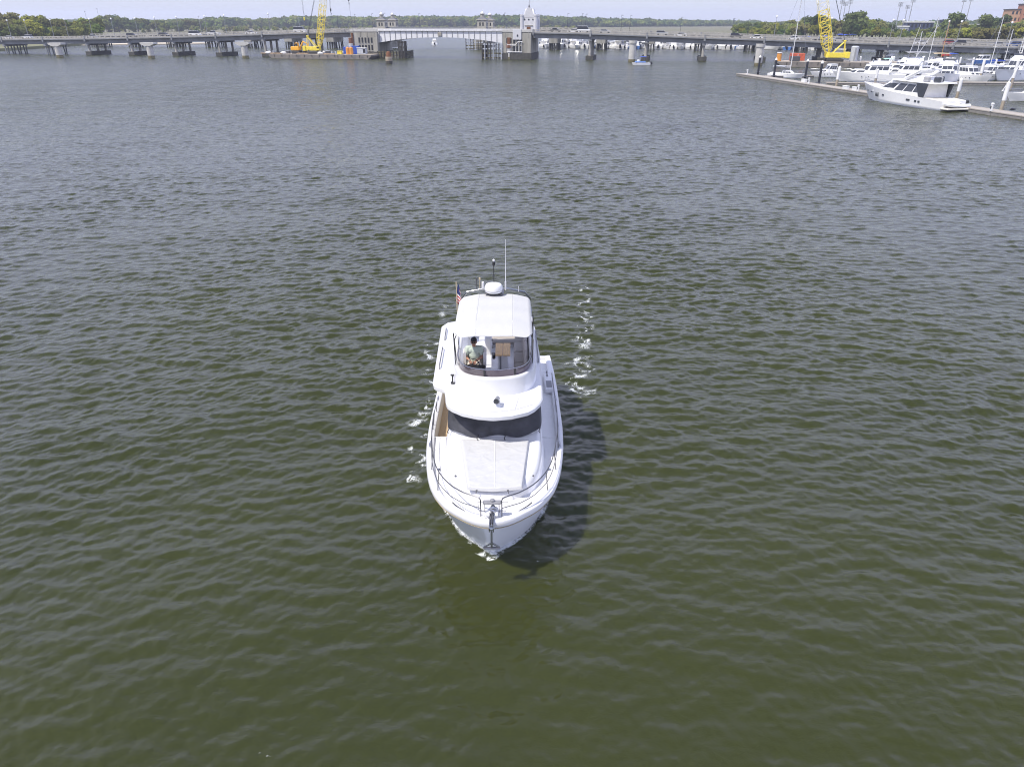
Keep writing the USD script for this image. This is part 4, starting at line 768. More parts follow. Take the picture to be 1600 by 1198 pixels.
mb = MB(); mb.rings([np.array([(-2.3, -2.2, 5.02), (2.3, -2.2, 5.02), (2.3, 2.3, 5.02), (-2.3, 2.3, 5.02)]), np.array([(-1.5, -1.2, 8.0), (1.5, -1.2, 8.0), (1.5, 1.2, 8.0), (-1.5, 1.2, 8.0)])]); mb.build('roof', 'lead_roof', ch, False)
mb = MB(); mb.lathe([(.5, 7.9), (.3, 8.9), (.12, 9.2), (.05, 11)], (0, -2.2, 0), 8); mb.build('spike', 'lead_dark', ch)
for x in (-1.6, 0, 1.6): mb = MB(); mb.lathe([(.28, -.05), (.28, .05)], (0, 0, 0), 10); mb.move([[1, 0, 0], [0, 0, 1], [0, -1, 0]], (x, -2.74, 4.3)); mb.build('round_window', 'window_dark', wl_)
mb = MB(); mb.box((0, -2.74, .95), (1.5, .1, 1.8), b=.03); mb.build('doorway', 'rust', wl_, False)
mb = MB(); mb.box((0, -2.8, 2.3), (3.2, .3, .2), b=.04); mb.build('hood_mould', 'stone_tower', wl_, False)
# new drilled piers standing in the river in front of the nearer bridge
def new_pier(px, py, label, hammer, zt, topped=None):
    p = survey(px, py, z=0); t = thing('new_pier', label, 'pier', (p[0], p[1], 0), BR)
    mb = MB(); mb.lathe([(1.25, -1), (1.25, zt)], (0, 0, 0), 18); c = mb.build('column', 'concrete_light', t)
    mb = MB(); mb.lathe([(1.28, -1), (1.28, .9)], (0, 0, 0), 18); mb.build('wet_band', 'algae_timber', c)
    if hammer: mb = MB(); mb.rings([np.array([(x, y, z) for x, z in ((-1.3, zt - .5), (1.3, zt - .5), (3.0, zt + .15), (3.0, zt + .8), (-3.0, zt + .8), (-3.0, zt + .15))]) for y in (-1.4, 1.4)][::-1]); mb.build('pier_head', 'concrete_light', t, False)
    else: mb = MB(); mb.lathe([(1.45, zt - 1.0), (1.5, zt - .9), (1.5, zt)], (0, 0, 0), 18); mb.build('pier_head' if not topped else 'steel_casing', topped or 'concrete_light', t)
    if topped: mb = MB(); mb.lathe([(1.2, zt), (1.2, zt + 2.6)], (0, 0, 0), 18); mb.build('rusty_top', 'rust', t)
new_pier(94, 90, 'leftmost pale hammerhead bridge pier standing alone in the water before the piles', True, 4.6)
new_pier(237, 91, 'pale hammerhead pier in the water, second from the left', True, 4.9)
new_pier(384, 91, 'pale hammerhead pier in the water just left of the crane barge', True, 5.0)
new_pier(796, 93, 'pale round pier with a rusty casing on top in front of the right bascule pier', False, 5.0, 'rust')
new_pier(987, 97, 'pale round bridge pier with a plain collar right of the bascule span', False, 7.0)
new_pier(1184, 103, 'pale round pier with timber beside it behind the tip of the marina dock', False, 6.6)
t = thing('mooring_pile', 'stout rusty-topped mooring pile in the water right of the crane barge', 'pile', survey(608, 100, z=0))
mb = MB(); mb.lathe([(1.15, -1), (1.15, 1.2), (1.2, 1.25), (1.2, 2.1), (1.1, 2.2)], (0, 0, 0), 12); mb.build('shaft', 'pile_wood', t); mb = MB(); mb.lathe([(.95, 2.2), (.8, 3.4), (.5, 3.9), (.1, 4.0)], (0, 0, 0), 9); mb.build('cap', 'rust', t); mb = MB(); mb.lathe([(1.18, -1), (1.18, .9)], (0, 0, 0), 12); mb.build('wet_band', 'timber_dark', t)

# ---------------------------------------------------------------- street lamps and cars on the bridges
def lamp_build(m, globe):
    def b(loc, rz, label, group=None, scale=None):
        t = thing('street_lamp', label, 'street lamp', loc, rz, group, scale)
        mb = MB(); mb.tube([(0, 0, 0), (0, 0, .6), (0, 0, 7.0)], [.16, .10, .06], 6); mb.build('post', m, t)
        mb = MB(); (mb.ball((0, 0, 7.25), .36, 1) if globe else mb.box((.35, 0, 7.05), (.9, .3, .18), b=.05)); mb.build('lamp_head', 'lamp_globe' if globe else m, t)
        return t
    return b
lampA, lampB = Maker(lamp_build('pole_grey', True)), Maker(lamp_build('pole_dark', False))
for px in (36, 62, 101, 123, 160, 193, 229, 258, 291, 333, 362, 428, 1195, 1283, 1383, 1400, 1476, 1497, 1584):
    X = (px - 800) / FPX * 360; Yb = 303 - .2 * X; X = (px - 800) / FPX * (Yb + 20) * .905; u = X * 1.02; wh = 'left of the left crane, before the first three piers' if px < 170 else 'between the third pier and the left crane' if px < 600 else 'above the moored sailing yacht and right crane' if px < 1390 else 'above the marina boats at the right'
    lampA(place(u, W1 - .3, zdeck(u) + .3, 303), BR, 'white-globed street lamp on nearer bridge, ' + wh, 'globe lamps on the nearer bridge ' + wh)
for px in (590 + 5, 530, 560, 780, 902, 908, 965, 976, 1052, 1128, 1150, 880, 500, 640):
    X = (px - 800) / FPX * 400 * .905; u = X * 1.02
    wh = 'left of the bascule span' if px < 700 else 'just right of the control house' if px < 940 else 'far right of the control house'; lampB(place(u, (.4 if px % 2 else W1 - .3), zdeck(u) + .3, 403), BR, 'thin dark lamp post on the farther bridge, ' + wh, 'dark lamp posts ' + wh)
def car_build(kind, col):
    def b(loc, rz, label, group=None, scale=None):
        t = thing('pickup_truck' if kind == 'pickup' else 'van' if kind == 'van' else 'car', label, {'pickup': 'pickup truck', 'van': 'van'}.get(kind, 'car'), loc, rz, group, scale)
        prof = {'sedan': [(-2.3, .35), (2.25, .35), (2.3, .7), (1.2, .92), (-1.6, .98), (-2.3, .85)], 'suv': [(-2.3, .4), (2.25, .4), (2.3, .9), (1.25, 1.05), (-2.3, 1.1)], 'pickup': [(-2.8, .5), (2.6, .5), (2.65, 1.0), (1.4, 1.15), (-2.8, 1.12)], 'van': [(-2.6, .4), (2.5, .4), (2.55, 1.0), (1.9, 1.2), (-2.6, 1.2)]}[kind]
        top = {'sedan': (-1.5, 1.1, .9, 1.42, .45, .7), 'suv': (-2.2, 1.2, 1.05, 1.72, .15, .7), 'pickup': (-.6, 1.4, 1.12, 1.85, .15, .6), 'van': (-2.55, 1.9, 1.2, 2.3, .08, .6)}[kind]
        mb = MB(); p = np.array(prof); mb.rings([np.c_[p[:, 0], np.full(len(p), y), p[:, 1]] for y in (.9, -.9)][::-1]); bd = mb.build('body', 'car_' + col, t, False)
        a, c, z0, z1, ra, rb = top
        mb = MB(); mb.rings([np.array([(a, -.84, z0), (c, -.84, z0), (c, .84, z0), (a, .84, z0)]), np.array([(a + ra, -.66, z1 - .06), (c - rb, -.66, z1 - .06), (c - rb, .66, z1 - .06), (a + ra, .66, z1 - .06)])]); mb.build('windows', 'window_dark', t, False)
        mb = MB(); mb.box(((a + ra + c - rb) / 2, 0, z1 - .03), (c - rb - a - ra, 1.36, .08), b=.02); mb.build('roof', 'car_' + col, t, False)
        for x in (-1.45, 1.45):
            for y in (-.86, .86): mb = MB(); mb.lathe([(.33, -.1), (.33, .1)], (0, 0, 0), 10); mb.move([[1, 0, 0], [0, 0, 1], [0, -1, 0]], (x, y, .33)); mb.build('wheel', 'rubber', t)
        for y in (-.65, .65): mb = MB(); mb.box((2.26, y, .68), (.1, .35, .14), b=.02); mb.build('headlight', 'lamp_globe', t, False)
        return t
    return b
CAR = {}
for px, kind, col, lane, br_, l in ((10, 'sedan', 'white', 2, 1, 'white saloon car at the left edge of the picture on the nearer bridge'), (40, 'suv', 'white', 3.2, 1, 'white estate car second from the left edge on the nearer bridge'), (143, 'sedan', 'silver', 3.2, 1, 'silver car on the nearer bridge above the second pale pier head from the left'),
        (335, 'pickup', 'white', 2.6, 1, 'white pickup truck on the nearer bridge left of the yellow crane'), (205, 'suv', 'dark', 9.5, 1, 'dark estate car on the nearer bridge, far lane on the left'), (256, 'suv', 'dark', 10, 1, 'black estate car on the nearer bridge left of a white van'), (305, 'van', 'white', 10.2, 1, 'white van in the far lane of the nearer bridge on the left'), (393, 'sedan', 'white', 10, 1, 'white car in the far lane just right of the pickup truck'), (470, 'van', 'white', 9, 1, 'white van on the nearer bridge behind the yellow crane'),
        (868, 'sedan', 'dark', 9.6, 1, 'dark saloon car just right of the control house'), (896, 'sedan', 'white', 2.6, 1, 'white car on the nearer bridge, first to the right of the control house'), (912, 'van', 'white', 10.4, 1, 'white long van in the far lane right of the control house'), (945, 'sedan', 'silver', 9.6, 1, 'silver car in the far lane above the second pale pier on the right'), (1034, 'suv', 'silver', 9.6, 1, 'silver estate car in the far lane above the small blue boat'), (1063, 'sedan', 'white', 2.6, 1, 'white car in the near lane right of the small blue boat'),
        (1150, 'suv', 'dark', 9.5, 1, 'dark estate car above the tip of the marina dock'), (1181, 'sedan', 'white', 2.6, 1, 'white car on the bridge above the black capped piles'), (1240, 'sedan', 'white', 2.8, 1, 'white car on the bridge just behind the sailing boat mast'), (1283, 'sedan', 'dark', 2.6, 1, 'dark car on the bridge just left of the right crane boom'), (1311, 'sedan', 'silver', 9.8, 1, 'silver car on the bridge just right of the right crane boom'), (1443, 'sedan', 'white', 2.6, 1, 'white car on the bridge above the marina, between two masts'), (1488, 'suv', 'red', 9.8, 1, 'red car on the bridge above the marina'), (1502, 'suv', 'dark', 4.2, 1, 'dark blue-black car on the bridge right of the red car'), (1566, 'sedan', 'silver', 3, 1, 'silver car on the bridge near the right edge of the picture'), (1591, 'suv', 'blue', 4, 1, 'blue car on the bridge at the right edge of the picture')):
    X = (px - 800) / FPX * 272 * (1.14 if px < 500 else 1.0 if px < 1000 else .93); Yb = 303 - .2 * X + lane; X = (px - 800) / FPX * (Yb * _c + 5 * _s); u = X * 1.02 - lane * .2
    k = (kind, col); CAR.setdefault(k, Maker(car_build(*k)))(place(u, lane, zdeck(u) + .03, 303), BR + (0 if lane > 6 else PI), l)

# ---------------------------------------------------------------- crane barges
def lattice(mb, p0, p1, w0, w1, n, r=.11, wm=None):
    p0, p1 = np.array(p0, float), np.array(p1, float); d = p1 - p0; L = np.linalg.norm(d); d /= L; a = np.cross(d, [0, 1, 0]); a /= np.linalg.norm(a); b = np.cross(d, a)
    W = lambda t: np.interp(t, [0, .18, .8, 1], [w0, wm or max(w0, w1), wm or max(w0, w1), w1]) / 2
    C = lambda t, i: p0 + d * L * t + W(t) * ((1, 1, -1, -1)[i] * a + (1, -1, -1, 1)[i] * b)
    ts = np.linspace(0, 1, n + 1)
    for i in range(4):
        mb.tube([C(t, i) for t in ts], r, 5)
        for k in range(n):
            j = (i + 1) % 4; mb.tube([C(ts[k], i), C(ts[k + 1], j)] if k % 2 else [C(ts[k], j), C(ts[k + 1], i)], r * .62, 4, False)
            mb.tube([C(ts[k + 1], i), C(ts[k + 1], j)], r * .55, 4, False)
    return mb
def crane(name, label, loc, rz, lean, L=46., w=2.3, split=.4, tall=1.0, k=.72):
    c = thing(name, label, 'crane', loc, rz, None, k); L, w = L / k, w / k              # boom to +x, counterweight to -x
    for s in (-1, 1):
        mb = MB(); mb.prism([(-3.6, s * 2.3 - .5), (3.6, s * 2.3 - .5), (3.6, s * 2.3 + .5), (-3.6, s * 2.3 + .5)], 0, 1.3, .3); mb.build('track', 'rubber', c, False)
    mb = MB(); mb.box((0, 0, 1.1), (3.4, 3.6, .9), b=.15); mb.build('car_body', 'black_plastic', c, False)
    mb = MB(); mb.prism([(-4.4, -1.6), (3.0, -1.6), (3.8, -.6), (3.8, .6), (3.0, 1.6), (-4.4, 1.6)], 1.6, 3.6, .12); h = mb.build('machine_house', 'crane_yellow', c, False)
    for k in range(3): mb = MB(); mb.box((-2.6 + 1.7 * k, -1.62, 2.6), (1.3, .06, 1.2), b=.02); mb.build('door_panel', 'crane_yellow', h, False)
    mb = MB(); mb.box((-5.2, 0, 2.7), (1.7, 4.2, 2.5), b=.12); mb.build('counterweight', 'crane_yellow', c, False)
    mb = MB(); mb.box((3.2, -2.1, 2.9), (1.8, 1.1, 2.0), b=.12); cb = mb.build('cab', 'crane_yellow', c, False); mb = MB(); mb.box((3.3, -2.66, 3.2), (1.4, .06, 1.0), b=.02); mb.build('window', 'window_dark', cb, False)
    base = np.array([3.0, 0, 3.2]); d = np.array([math.cos(lean), 0, math.sin(lean)]); mid, tip = base + d * L * split, base + d * L
    mb = MB(); lattice(mb, base, mid, .7, w, int(12 * split / .4), .14, w); mb.build('boom', 'crane_yellow', c, False)
    mb = MB(); lattice(mb, mid, tip, w, .7, int(16), .13, w); mb.build('upper_boom', 'crane_cream', c, False)
    g = np.array([-3.2, 0, 8.6 * tall])
    for s in (-1, 1):
        mb = MB(); mb.tube([(-3.9, s * 1.2, 3.5), g + [0, s * .5, 0]], .17, 6); mb.build('gantry_leg', 'crane_yellow', c); mb = MB(); mb.tube([(1.2, s * 1.2, 3.5), g + [0, s * .5, 0]], .2, 6); mb.build('gantry_strut', 'crane_yellow', c)
        mb = MB(); mb.tube([g + [0, s * .5, 0], tip + [0, s * .4, 0]], .05, 4); mb.tube([g + [0, s * .2, .1], tip + [0, s * .2, 0]], .035, 4); mb.build('pendant', 'pole_dark', c)
    for s in (-1, 1): mb = MB(); mb.tube([base + [-.3, s * .7, .2], base + d * 9 + [-1.2, s * .6, 0]], .12, 5); mb.build('boom_stop', 'crane_yellow', c)
    mb = MB(); mb.box(g + [0, 0, .2], (.9, 1.6, .7), b=.1); mb.build('gantry_head', 'crane_yellow', c, False)
    return c, tip
def barge(label, u0, u1, y0, y1, zt, Y0):
    b = thing('barge', label, 'barge', (0, Y0, 0), BR)
    for k, (ua_, ub_) in enumerate(((u0, u0 + (u1 - u0) * .68), (u0 + (u1 - u0) * .685, u1))):
        rk = 2.2; P = [(ua_ + (rk if k == 0 else 0), -.9), (ub_ - (rk if k else 0), -.9), (ub_, zt - .5), (ub_, zt), (ua_, zt), (ua_, zt - .5)]
        mb = MB(); mb.rings([np.array([(x, y, z) for x, z in P]) for y in (y0, y1)][::-1]); h = mb.build('hull_section', 'barge_steel', b, False)
        mb = MB(); mb.box(((ua_ + ub_) / 2, (y0 + y1) / 2, zt + .03), (ub_ - ua_ - .3, y1 - y0 - .3, .05)); mb.build('deck', 'barge_deck', h, False)
        for q in range(int((ub_ - ua_) / 3.2)): mb = MB(); mb.box((ua_ + 2.5 + q * 3.2, y0 - .06, zt - .45), (.22, .14, .8), b=.03); mb.build('fender_block', 'timber_dark', h, False)
    return b
K1 = survey(492, 92, z=0); Yb1 = K1[1] + .2 * K1[0]
barge('long rusty work barge carrying the left yellow crane, with cluttered deck', -97.5, -54.5, -6, 5, 1.5, Yb1 + 5)
def onb1(px, v=0., z=1.56):
    Xg = (px - 800) / FPX * (K1[1] * _c + 12 * _s); return place(Xg * 1.02, v, z, Yb1 + 5)
cr1, tip1 = crane('crawler_crane', 'yellow lattice boom crawler crane on the left barge, boom leaning right', onb1(487), BR, math.radians(77), 46, 2.0, .33)
rb_ = random.Random(5)
def cargo(name, label, cat, loc, parts, rz=BR, group=None):
    t = thing(name, label, cat, loc, rz, group)
    for n_, m_, f in parts: mb = MB(); f(mb); mb.build(n_, m_, t, 30)
    return t
ribs = lambda L, W_, H_: (lambda mb: [mb.box((x, -W_ / 2 - .03, H_ / 2), (.12, .08, H_ - .3)) for x in np.arange(-L / 2 + .4, L / 2 - .2, .55)])
def container(label, m, loc, L=5.5, W_=2.4, H_=2.5, rz=BR):
    t = thing('container', label, 'container', loc, rz); mb = MB(); mb.box((0, 0, H_ / 2), (L, W_, H_), b=.05); b = mb.build('box', m, t, False)
    for x in np.arange(-L / 2 + .5, L / 2 - .3, .8): mb = MB(); mb.box((x, -W_ / 2 - .03, H_ / 2), (.22, .08, H_ - .4), b=.02); mb.build('rib', m, b, False)
container('blue steel container behind the orange tanks on the left barge', 'container_blue', onb1(543, 2), 5.2); container('second blue container, right of the orange tanks on the left barge', 'container_blue', onb1(554, 1.0), 2.6, H_=2.9)
for px, l in ((548, 'left one of two orange tanks on the left barge'), (553.5, 'right one of two orange tanks on the left barge')):
    cargo('tank', l, 'tank', onb1(px, -3.6), [('shell', 'tank_orange', lambda mb: mb.lathe([(.2, 0), (.74, .05), (.74, 2.3), (.62, 2.45), (.2, 2.55), (.2, 2.75), (.0, 2.76)], (0, 0, 0), 12))])
cargo('skid_box', 'small yellow skid box left of the orange tanks on the barge', 'box', onb1(535, -3.6), [('box', 'crane_yellow', lambda mb: mb.box((0, 0, .6), (1.8, 1.4, 1.1), b=.06)), ('lid', 'crane_yellow', lambda mb: mb.box((0, 0, 1.2), (1.9, 1.5, .1), b=.03))])
cargo('storage_tank', 'tall white and rust storage tank behind the blue container', 'tank', onb1(542, 4), [('shell', 'concrete_light', lambda mb: mb.lathe([(1.0, 0), (1.0, 3.6), (.9, 3.7)], (0, 0, 0), 14)), ('rusty_top', 'rust', lambda mb: mb.lathe([(.9, 3.7), (.9, 5.6), (.8, 5.7)], (0, 0, 0), 14))])
cargo('generator', 'pale grey generator box at the right end of the left barge', 'generator', onb1(567, -1), [('housing', 'tank_grey', lambda mb: mb.box((0, 0, 1.15), (3.6, 2, 2.1), b=.1)), ('roof', 'roof_white', lambda mb: mb.box((0, 0, 2.3), (3.9, 2.2, .16), b=.04)), ('grille', 'black_plastic', lambda mb: mb.box((1.2, -1.02, 1.2), (.9, .06, 1.4), b=.02))])
e = thing('excavator', 'orange tracked excavator left of the crane on the barge', 'excavator', onb1(459, -1), BR)
for n_, m_, f in (('body', 'excavator_orange', lambda mb: mb.prism([(-1.8, -1.3), (1.5, -1.3), (1.5, 1.3), (-1.8, 1.3)], 1.2, 2.6, .2)), ('cab', 'excavator_orange', lambda mb: mb.box((.7, -.6, 3.2), (1.3, 1.1, 1.5), b=.12)), ('window', 'window_dark', lambda mb: mb.box((.7, -1.17, 3.3), (1.0, .05, .9), b=.02)), ('track', 'rubber', lambda mb: mb.box((0, -1.1, .55), (3.6, .6, 1.1), b=.35)), ('track', 'rubber', lambda mb: mb.box((0, 1.1, .55), (3.6, .6, 1.1), b=.35)), ('arm', 'excavator_orange', lambda mb: mb.tube([(1.4, .3, 2.0), (3.0, .3, 4.4), (4.8, .3, 3.6), (5.2, .3, 1.6)], [.28, .3, .22, .16], 6)), ('bucket', 'steel_dark', lambda mb: mb.box((5.2, .3, 1.2), (.7, 1.0, .9), b=.2))): mb = MB(); f(mb); mb.build(n_, m_, e, 30)
for k, px in enumerate((410, 417, 425, 434, 442, 470, 478, 505, 513, 521)):
    z = rb_.uniform(.25, .5)
    if k % 3 == 1:
        b_ = thing('bulk_bag', 'white bulk bag of material lying on the left barge deck', 'bag', onb1(px, -4.2 + rb_.uniform(-.6, .6)), BR + rb_.uniform(-.5, .5), 'white bulk bags on the left barge'); mb = MB(); mb.ball((0, 0, .4), 1.0, 2, (1.2, .9, .5)); v = mb.v[0]; mb.v[0] = v * (1 + .25 * (meshkit.noise(v * 2 + k)[:, None] - .5)); mb.build('sack', 'sack_white', b_)
    else:
        b_ = thing('timber_stack', 'low stack of brown crane mats lying on the left barge deck', 'timber stack', onb1(px, -4 + rb_.uniform(-.8, .8)), BR + rb_.uniform(-.2, .2), 'stacks of crane mats on the left barge')
        for q in range(4): mb = MB(); mb.box((rb_.uniform(-.15, .15), -.75 + .5 * q, .18 + .02 * (q % 2)), (rb_.uniform(2.6, 3.4), .44, .34), b=.04); mb.build('timber', 'timber_mat', b_, False)
for k in range(16):
    px = rb_.uniform(404, 530); v = rb_.uniform(-2.5, 3.5); kind = k % 4
    if kind == 0: t = thing('pipe_bundle', 'bundle of dark steel pipes on the left barge deck', 'pipes', onb1(px, v), BR + rb_.uniform(-.15, .15), 'pipe bundles on the left barge'); [MB().tube([(-2.4 + .1 * q, -.5 + .33 * q, .18), (2.4, -.5 + .33 * q, .18)], .15, 7).build('pipe', 'rust' if q % 2 else 'steel_dark', t) for q in range(4)]
    elif kind == 1: t = thing('drum', 'grey steel drum standing on the left barge deck', 'drum', onb1(px, v), 0, 'steel drums on the left barge'); MB().lathe([(.32, 0), (.34, .03), (.32, .45), (.34, .47), (.32, .5), (.34, .92), (.3, .95)], (0, 0, 0), 12).build('shell', 'tank_grey', t)
    elif kind == 2: t = thing('tool_crate', 'dark grey job box on the left barge deck', 'crate', onb1(px, v), BR + rb_.uniform(-.3, .3), 'job boxes on the left barge'); MB().box((0, 0, .5), (1.7, 1.0, 1.0), b=.05).build('box', 'roof_dark', t, False); MB().box((0, 0, 1.04), (1.78, 1.06, .1), b=.04).build('lid', 'tank_grey', t, False)
    else: t = thing('bulk_bag', 'white bulk bag of material lying on the left barge deck', 'bag', onb1(px, v), 0, 'white bulk bags on the left barge'); MB().ball((0, 0, .45), .75, 2, (1, 1, .7)).build('sack', 'sack_white', t)
def hook(name, label, loc, L, m='pole_dark', tag_line=0):
    t = thing(name, label, 'hook block', loc); mb = MB(); mb.box((0, 0, .9), (.5, .4, 1.2), b=.15); mb.build('block', m, t, False)
    mb = MB(); mb.tube([(0, 0, .35), (0, 0, -.1), (.25, 0, -.4), (.1, 0, -.65), (-.2, 0, -.5)], .09, 6); mb.build('hook', 'steel_dark', t)
    for s in (-1, 1): mb = MB(); mb.tube([(s * .12, 0, 1.4), (s * .12, 0, L)], .035, 4); mb.build('cable', 'pole_dark', t)
    if tag_line: mb = MB(); mb.tube([(0, 0, -.5), (.6, 0, -tag_line * .6), (.9, 0, -tag_line)], .03, 4); mb.build('tag_line', 'pole_dark', t)
hook('hook_block', 'dark hook block hanging right of the left crane boom', survey(517, 20, Y=K1[1] + 3), 26, tag_line=10)
hook('hook_block', 'small dark hook block hanging farther right, above the left bascule pier', survey(545, 4, Y=K1[1] + 3), 22, tag_line=15)
hook('hook_block', 'yellow hook block hanging left of the left crane boom', survey(476, 34, Y=K1[1] + 3), 30, 'crane_yellow')
K2 = survey(1320, 106, z=0); Yb2 = K2[1] + .2 * K2[0]
barge('dark-sided work barge carrying the right yellow crane behind the marina', 89, 128, -4, 7, 1.5, Yb2 + 4)
def onb2(px, v=0., z=1.56):
    Xg = (px - 800) / FPX * (K2[1] * _c + 12 * _s); return place(Xg * 1.02, v, z, Yb2 + 4)
cr2, tip2 = crane('crawler_crane', 'bright yellow lattice boom crawler crane behind the marina, boom leaning left', onb2(1311), BR + PI, math.radians(73.5), 48, 2.9, .27, .95)
container('orange-red slatted container on the right barge, left of the crane', 'container_red', onb2(1259, 4, 1.6), 4.6, H_=2.2)
cargo('tank', 'small orange tank at the left end of the right barge', 'tank', onb2(1229, 0), [('shell', 'tank_orange', lambda mb: mb.lathe([(.75, 0), (.75, 2.2), (.5, 2.4)], (0, 0, 0), 12)), ('lid', 'roof_white', lambda mb: mb.lathe([(.85, 2.35), (.85, 2.6), (.5, 2.65)], (0, 0, 0), 12))])
cargo('generator', 'dark generator box in front of the red container on the right barge', 'generator', onb2(1252, -1.5), [('housing', 'roof_dark', lambda mb: mb.box((0, 0, .8), (3.0, 1.6, 1.5), b=.1)), ('exhaust', 'tank_grey', lambda mb: mb.tube([(.8, 0, 1.5), (.8, 0, 2.2)], .1))])
cargo('storage_tank', 'pale grey upright tank right of the right crane', 'tank', onb2(1342, 3), [('shell', 'tank_grey', lambda mb: mb.lathe([(1.2, 0), (1.2, 4.2), (.9, 4.5)], (0, 0, 0), 14)), ('ladder', 'pole_grey', lambda mb: mb.box((0, -1.24, 2), (.4, .06, 4)))])
# ---------------------------------------------------------------- trees
def crown_mesh(seed, H, R, lobes, n, leaf, low=.25):
    r = np.random.default_rng(seed); cs = []
    for k in range(lobes):
        a = r.uniform(0, 2 * PI); q = r.uniform(.1, .62) * R; zz = r.uniform(low + .12, .86) * H
        cs.append((q * math.cos(a), q * math.sin(a), zz, R * r.uniform(.30, .52) * (1.15 - .5 * abs(zz / H - .5))))
    cs.append((0, 0, .84 * H, R * .34)); cs = np.array(cs); w = cs[:, 3] ** 2; idx = r.choice(len(cs), n, p=w / w.sum())
    d = r.normal(size=(n, 3)); d /= np.linalg.norm(d, axis=1, keepdims=True); d[:, 2] = np.where(d[:, 2] < -.45, -d[:, 2], d[:, 2])
    p = cs[idx, :3] + d * (cs[idx, 3] * r.uniform(.62, 1.04, n) * (1 + .22 * np.sin(d[:, 0] * 7 + idx) * np.cos(d[:, 2] * 6)))[:, None] * [1, 1, .85]
    nn = d + r.normal(0, .45, (n, 3)); nn /= np.linalg.norm(nn, axis=1, keepdims=True)
    a = np.cross(nn, r.normal(size=(n, 3))); a /= np.linalg.norm(a, axis=1, keepdims=True); b = np.cross(nn, a); s = leaf * r.uniform(.6, 1.35, n)[:, None]
    v = np.stack([p - a * s, p - b * s * .6, p + a * s, p + b * s * .6], 1).reshape(-1, 3); q = np.arange(n)[:, None] * 4
    f = np.vstack([q + [0, 1, 2], q + [0, 2, 3]]); return v, f, cs
def tree_build(seed, m, H=11., R=5., lobes=9, n=1500, leaf=.62, low=.2):
    def b(loc, rz, label, group=None, scale=None):
        t = thing('tree', label, 'tree', loc, rz, group, scale); v, f, cs = crown_mesh(seed, H, R, lobes, n, leaf, low)
        mb = MB(); mb.tube([(0, 0, -.4), (.1, 0, H * .22), (-.1, .1, H * .5), (0, 0, H * .78)], [R * .075, R * .06, R * .045, R * .015], 6)
        for c in cs[:4]: mb.tube([(0, 0, H * .25), (c[0] * .5, c[1] * .5, H * .25 + (c[2] - H * .25) * .6), c[:3]], [R * .035, R * .025, R * .01], 5)
        mb.build('trunk', 'bark', t); mb = MB(); mb.add(v, f); mb.build('crown', m, t, False); return t
    return b
KIND = {'mid': ('mid green round-crowned tree', [Maker(tree_build(1, 'leaf_mid')), Maker(tree_build(2, 'leaf_mid', 12, 4.4, 10)), Maker(tree_build(3, 'leaf_mid', 10, 5.6, 11))]),
        'bright': ('yellow-green young-leaved tree', [Maker(tree_build(4, 'leaf_bright', 9, 4.8, 10)), Maker(tree_build(5, 'leaf_bright', 10, 4.2, 9))]),
        'dark': ('dark evergreen oak', [Maker(tree_build(6, 'leaf_dark', 11, 5.2, 11)), Maker(tree_build(7, 'leaf_dark', 15, 3.8, 9, low=.45))]),
        'olive': ('olive-green spreading tree', [Maker(tree_build(8, 'leaf_olive', 9, 5.4, 10)), Maker(tree_build(9, 'leaf_olive', 8, 4.6, 8))])}
rt = random.Random(21)
def tree(x, y, kind, h, where, grp, zb=1.0):
    words, makers = KIND[kind]; k = rt.randrange(len(makers)); base = {'mid': (11, 12, 10), 'bright': (9, 10), 'dark': (11, 15), 'olive': (9, 8)}[kind][k]
    s = h / base; w = s * rt.uniform(.95, 1.25)
    px = 800 + FPX * x / (y * _c + CAM_H * _s); spot = next(w for e, w in ((40, 'at the left edge of the picture'), (95, 'above the first pier'), (160, 'left of the second pier'), (240, 'above the second pier'), (700, 'left of the left crane'), (1215, 'left of the sailing yacht mast'), (1290, 'left of the right crane boom'), (1360, 'right of the crane boom'), (1440, 'in front of the grandstand'), (1500, 'right of the tall orange mast'), (1560, 'below the white hall'), (9999, 'below the brick building')) if px < e)
    makers[k]((x, y, zb), rt.uniform(0, 6.28), '%s %s, %s' % (words, where, spot), '%ss %s, %s' % (words, grp, spot), (w, w, s))
def belt(px0, px1, step, Y0, Y1, top, kinds, where, grp, rows=2, zb=1.2):
    for row in range(rows):
        px = px0 + rt.uniform(0, step)
        while px < px1:
            Y = lerp(Y0, Y1, (px - px0) / (px1 - px0)) + row * 26 + rt.uniform(-6, 6); tp = np.interp(px, *zip(*top)) + rt.uniform(-2.2, 3.5) + (rows - 1 - row) * 6
            P = survey(px, tp, Y=Y); h = max(4.5, (P[2] - zb)); kd = rt.choices(list(kinds), weights=list(kinds.values()))[0]
            tree(P[0], Y, kd, min(h, 26), where, grp, zb); px += step * rt.uniform(.7, 1.3)
L_TOP = [(-30, 27), (45, 25), (80, 29), (120, 30), (170, 25), (220, 32), (300, 33)]
belt(-25, 155, 7.5, 470, 520, L_TOP, dict(mid=5, bright=3, dark=3, olive=2), 'on the left shore', 'on the left shore', 3)
belt(150, 330, 8, 900, 1050, [(150, 26), (175, 25), (220, 31), (330, 33)], dict(mid=5, dark=3, olive=2), 'beyond the left marsh', 'beyond the left marsh', 2)
R_TOP = [(1135, 41), (1160, 37), (1190, 33), (1250, 32), (1275, 24), (1295, 26), (1320, 35), (1345, 25), (1380, 33), (1400, 42), (1440, 44), (1468, 43), (1495, 38), (1510, 39), (1560, 41), (1575, 37), (1600, 34), (1640, 30)]
belt(1140, 1630, 10, 590, 500, R_TOP, dict(mid=5, bright=3, dark=3, olive=4), 'on the right shore', 'on the right shore', 3, 1.6)
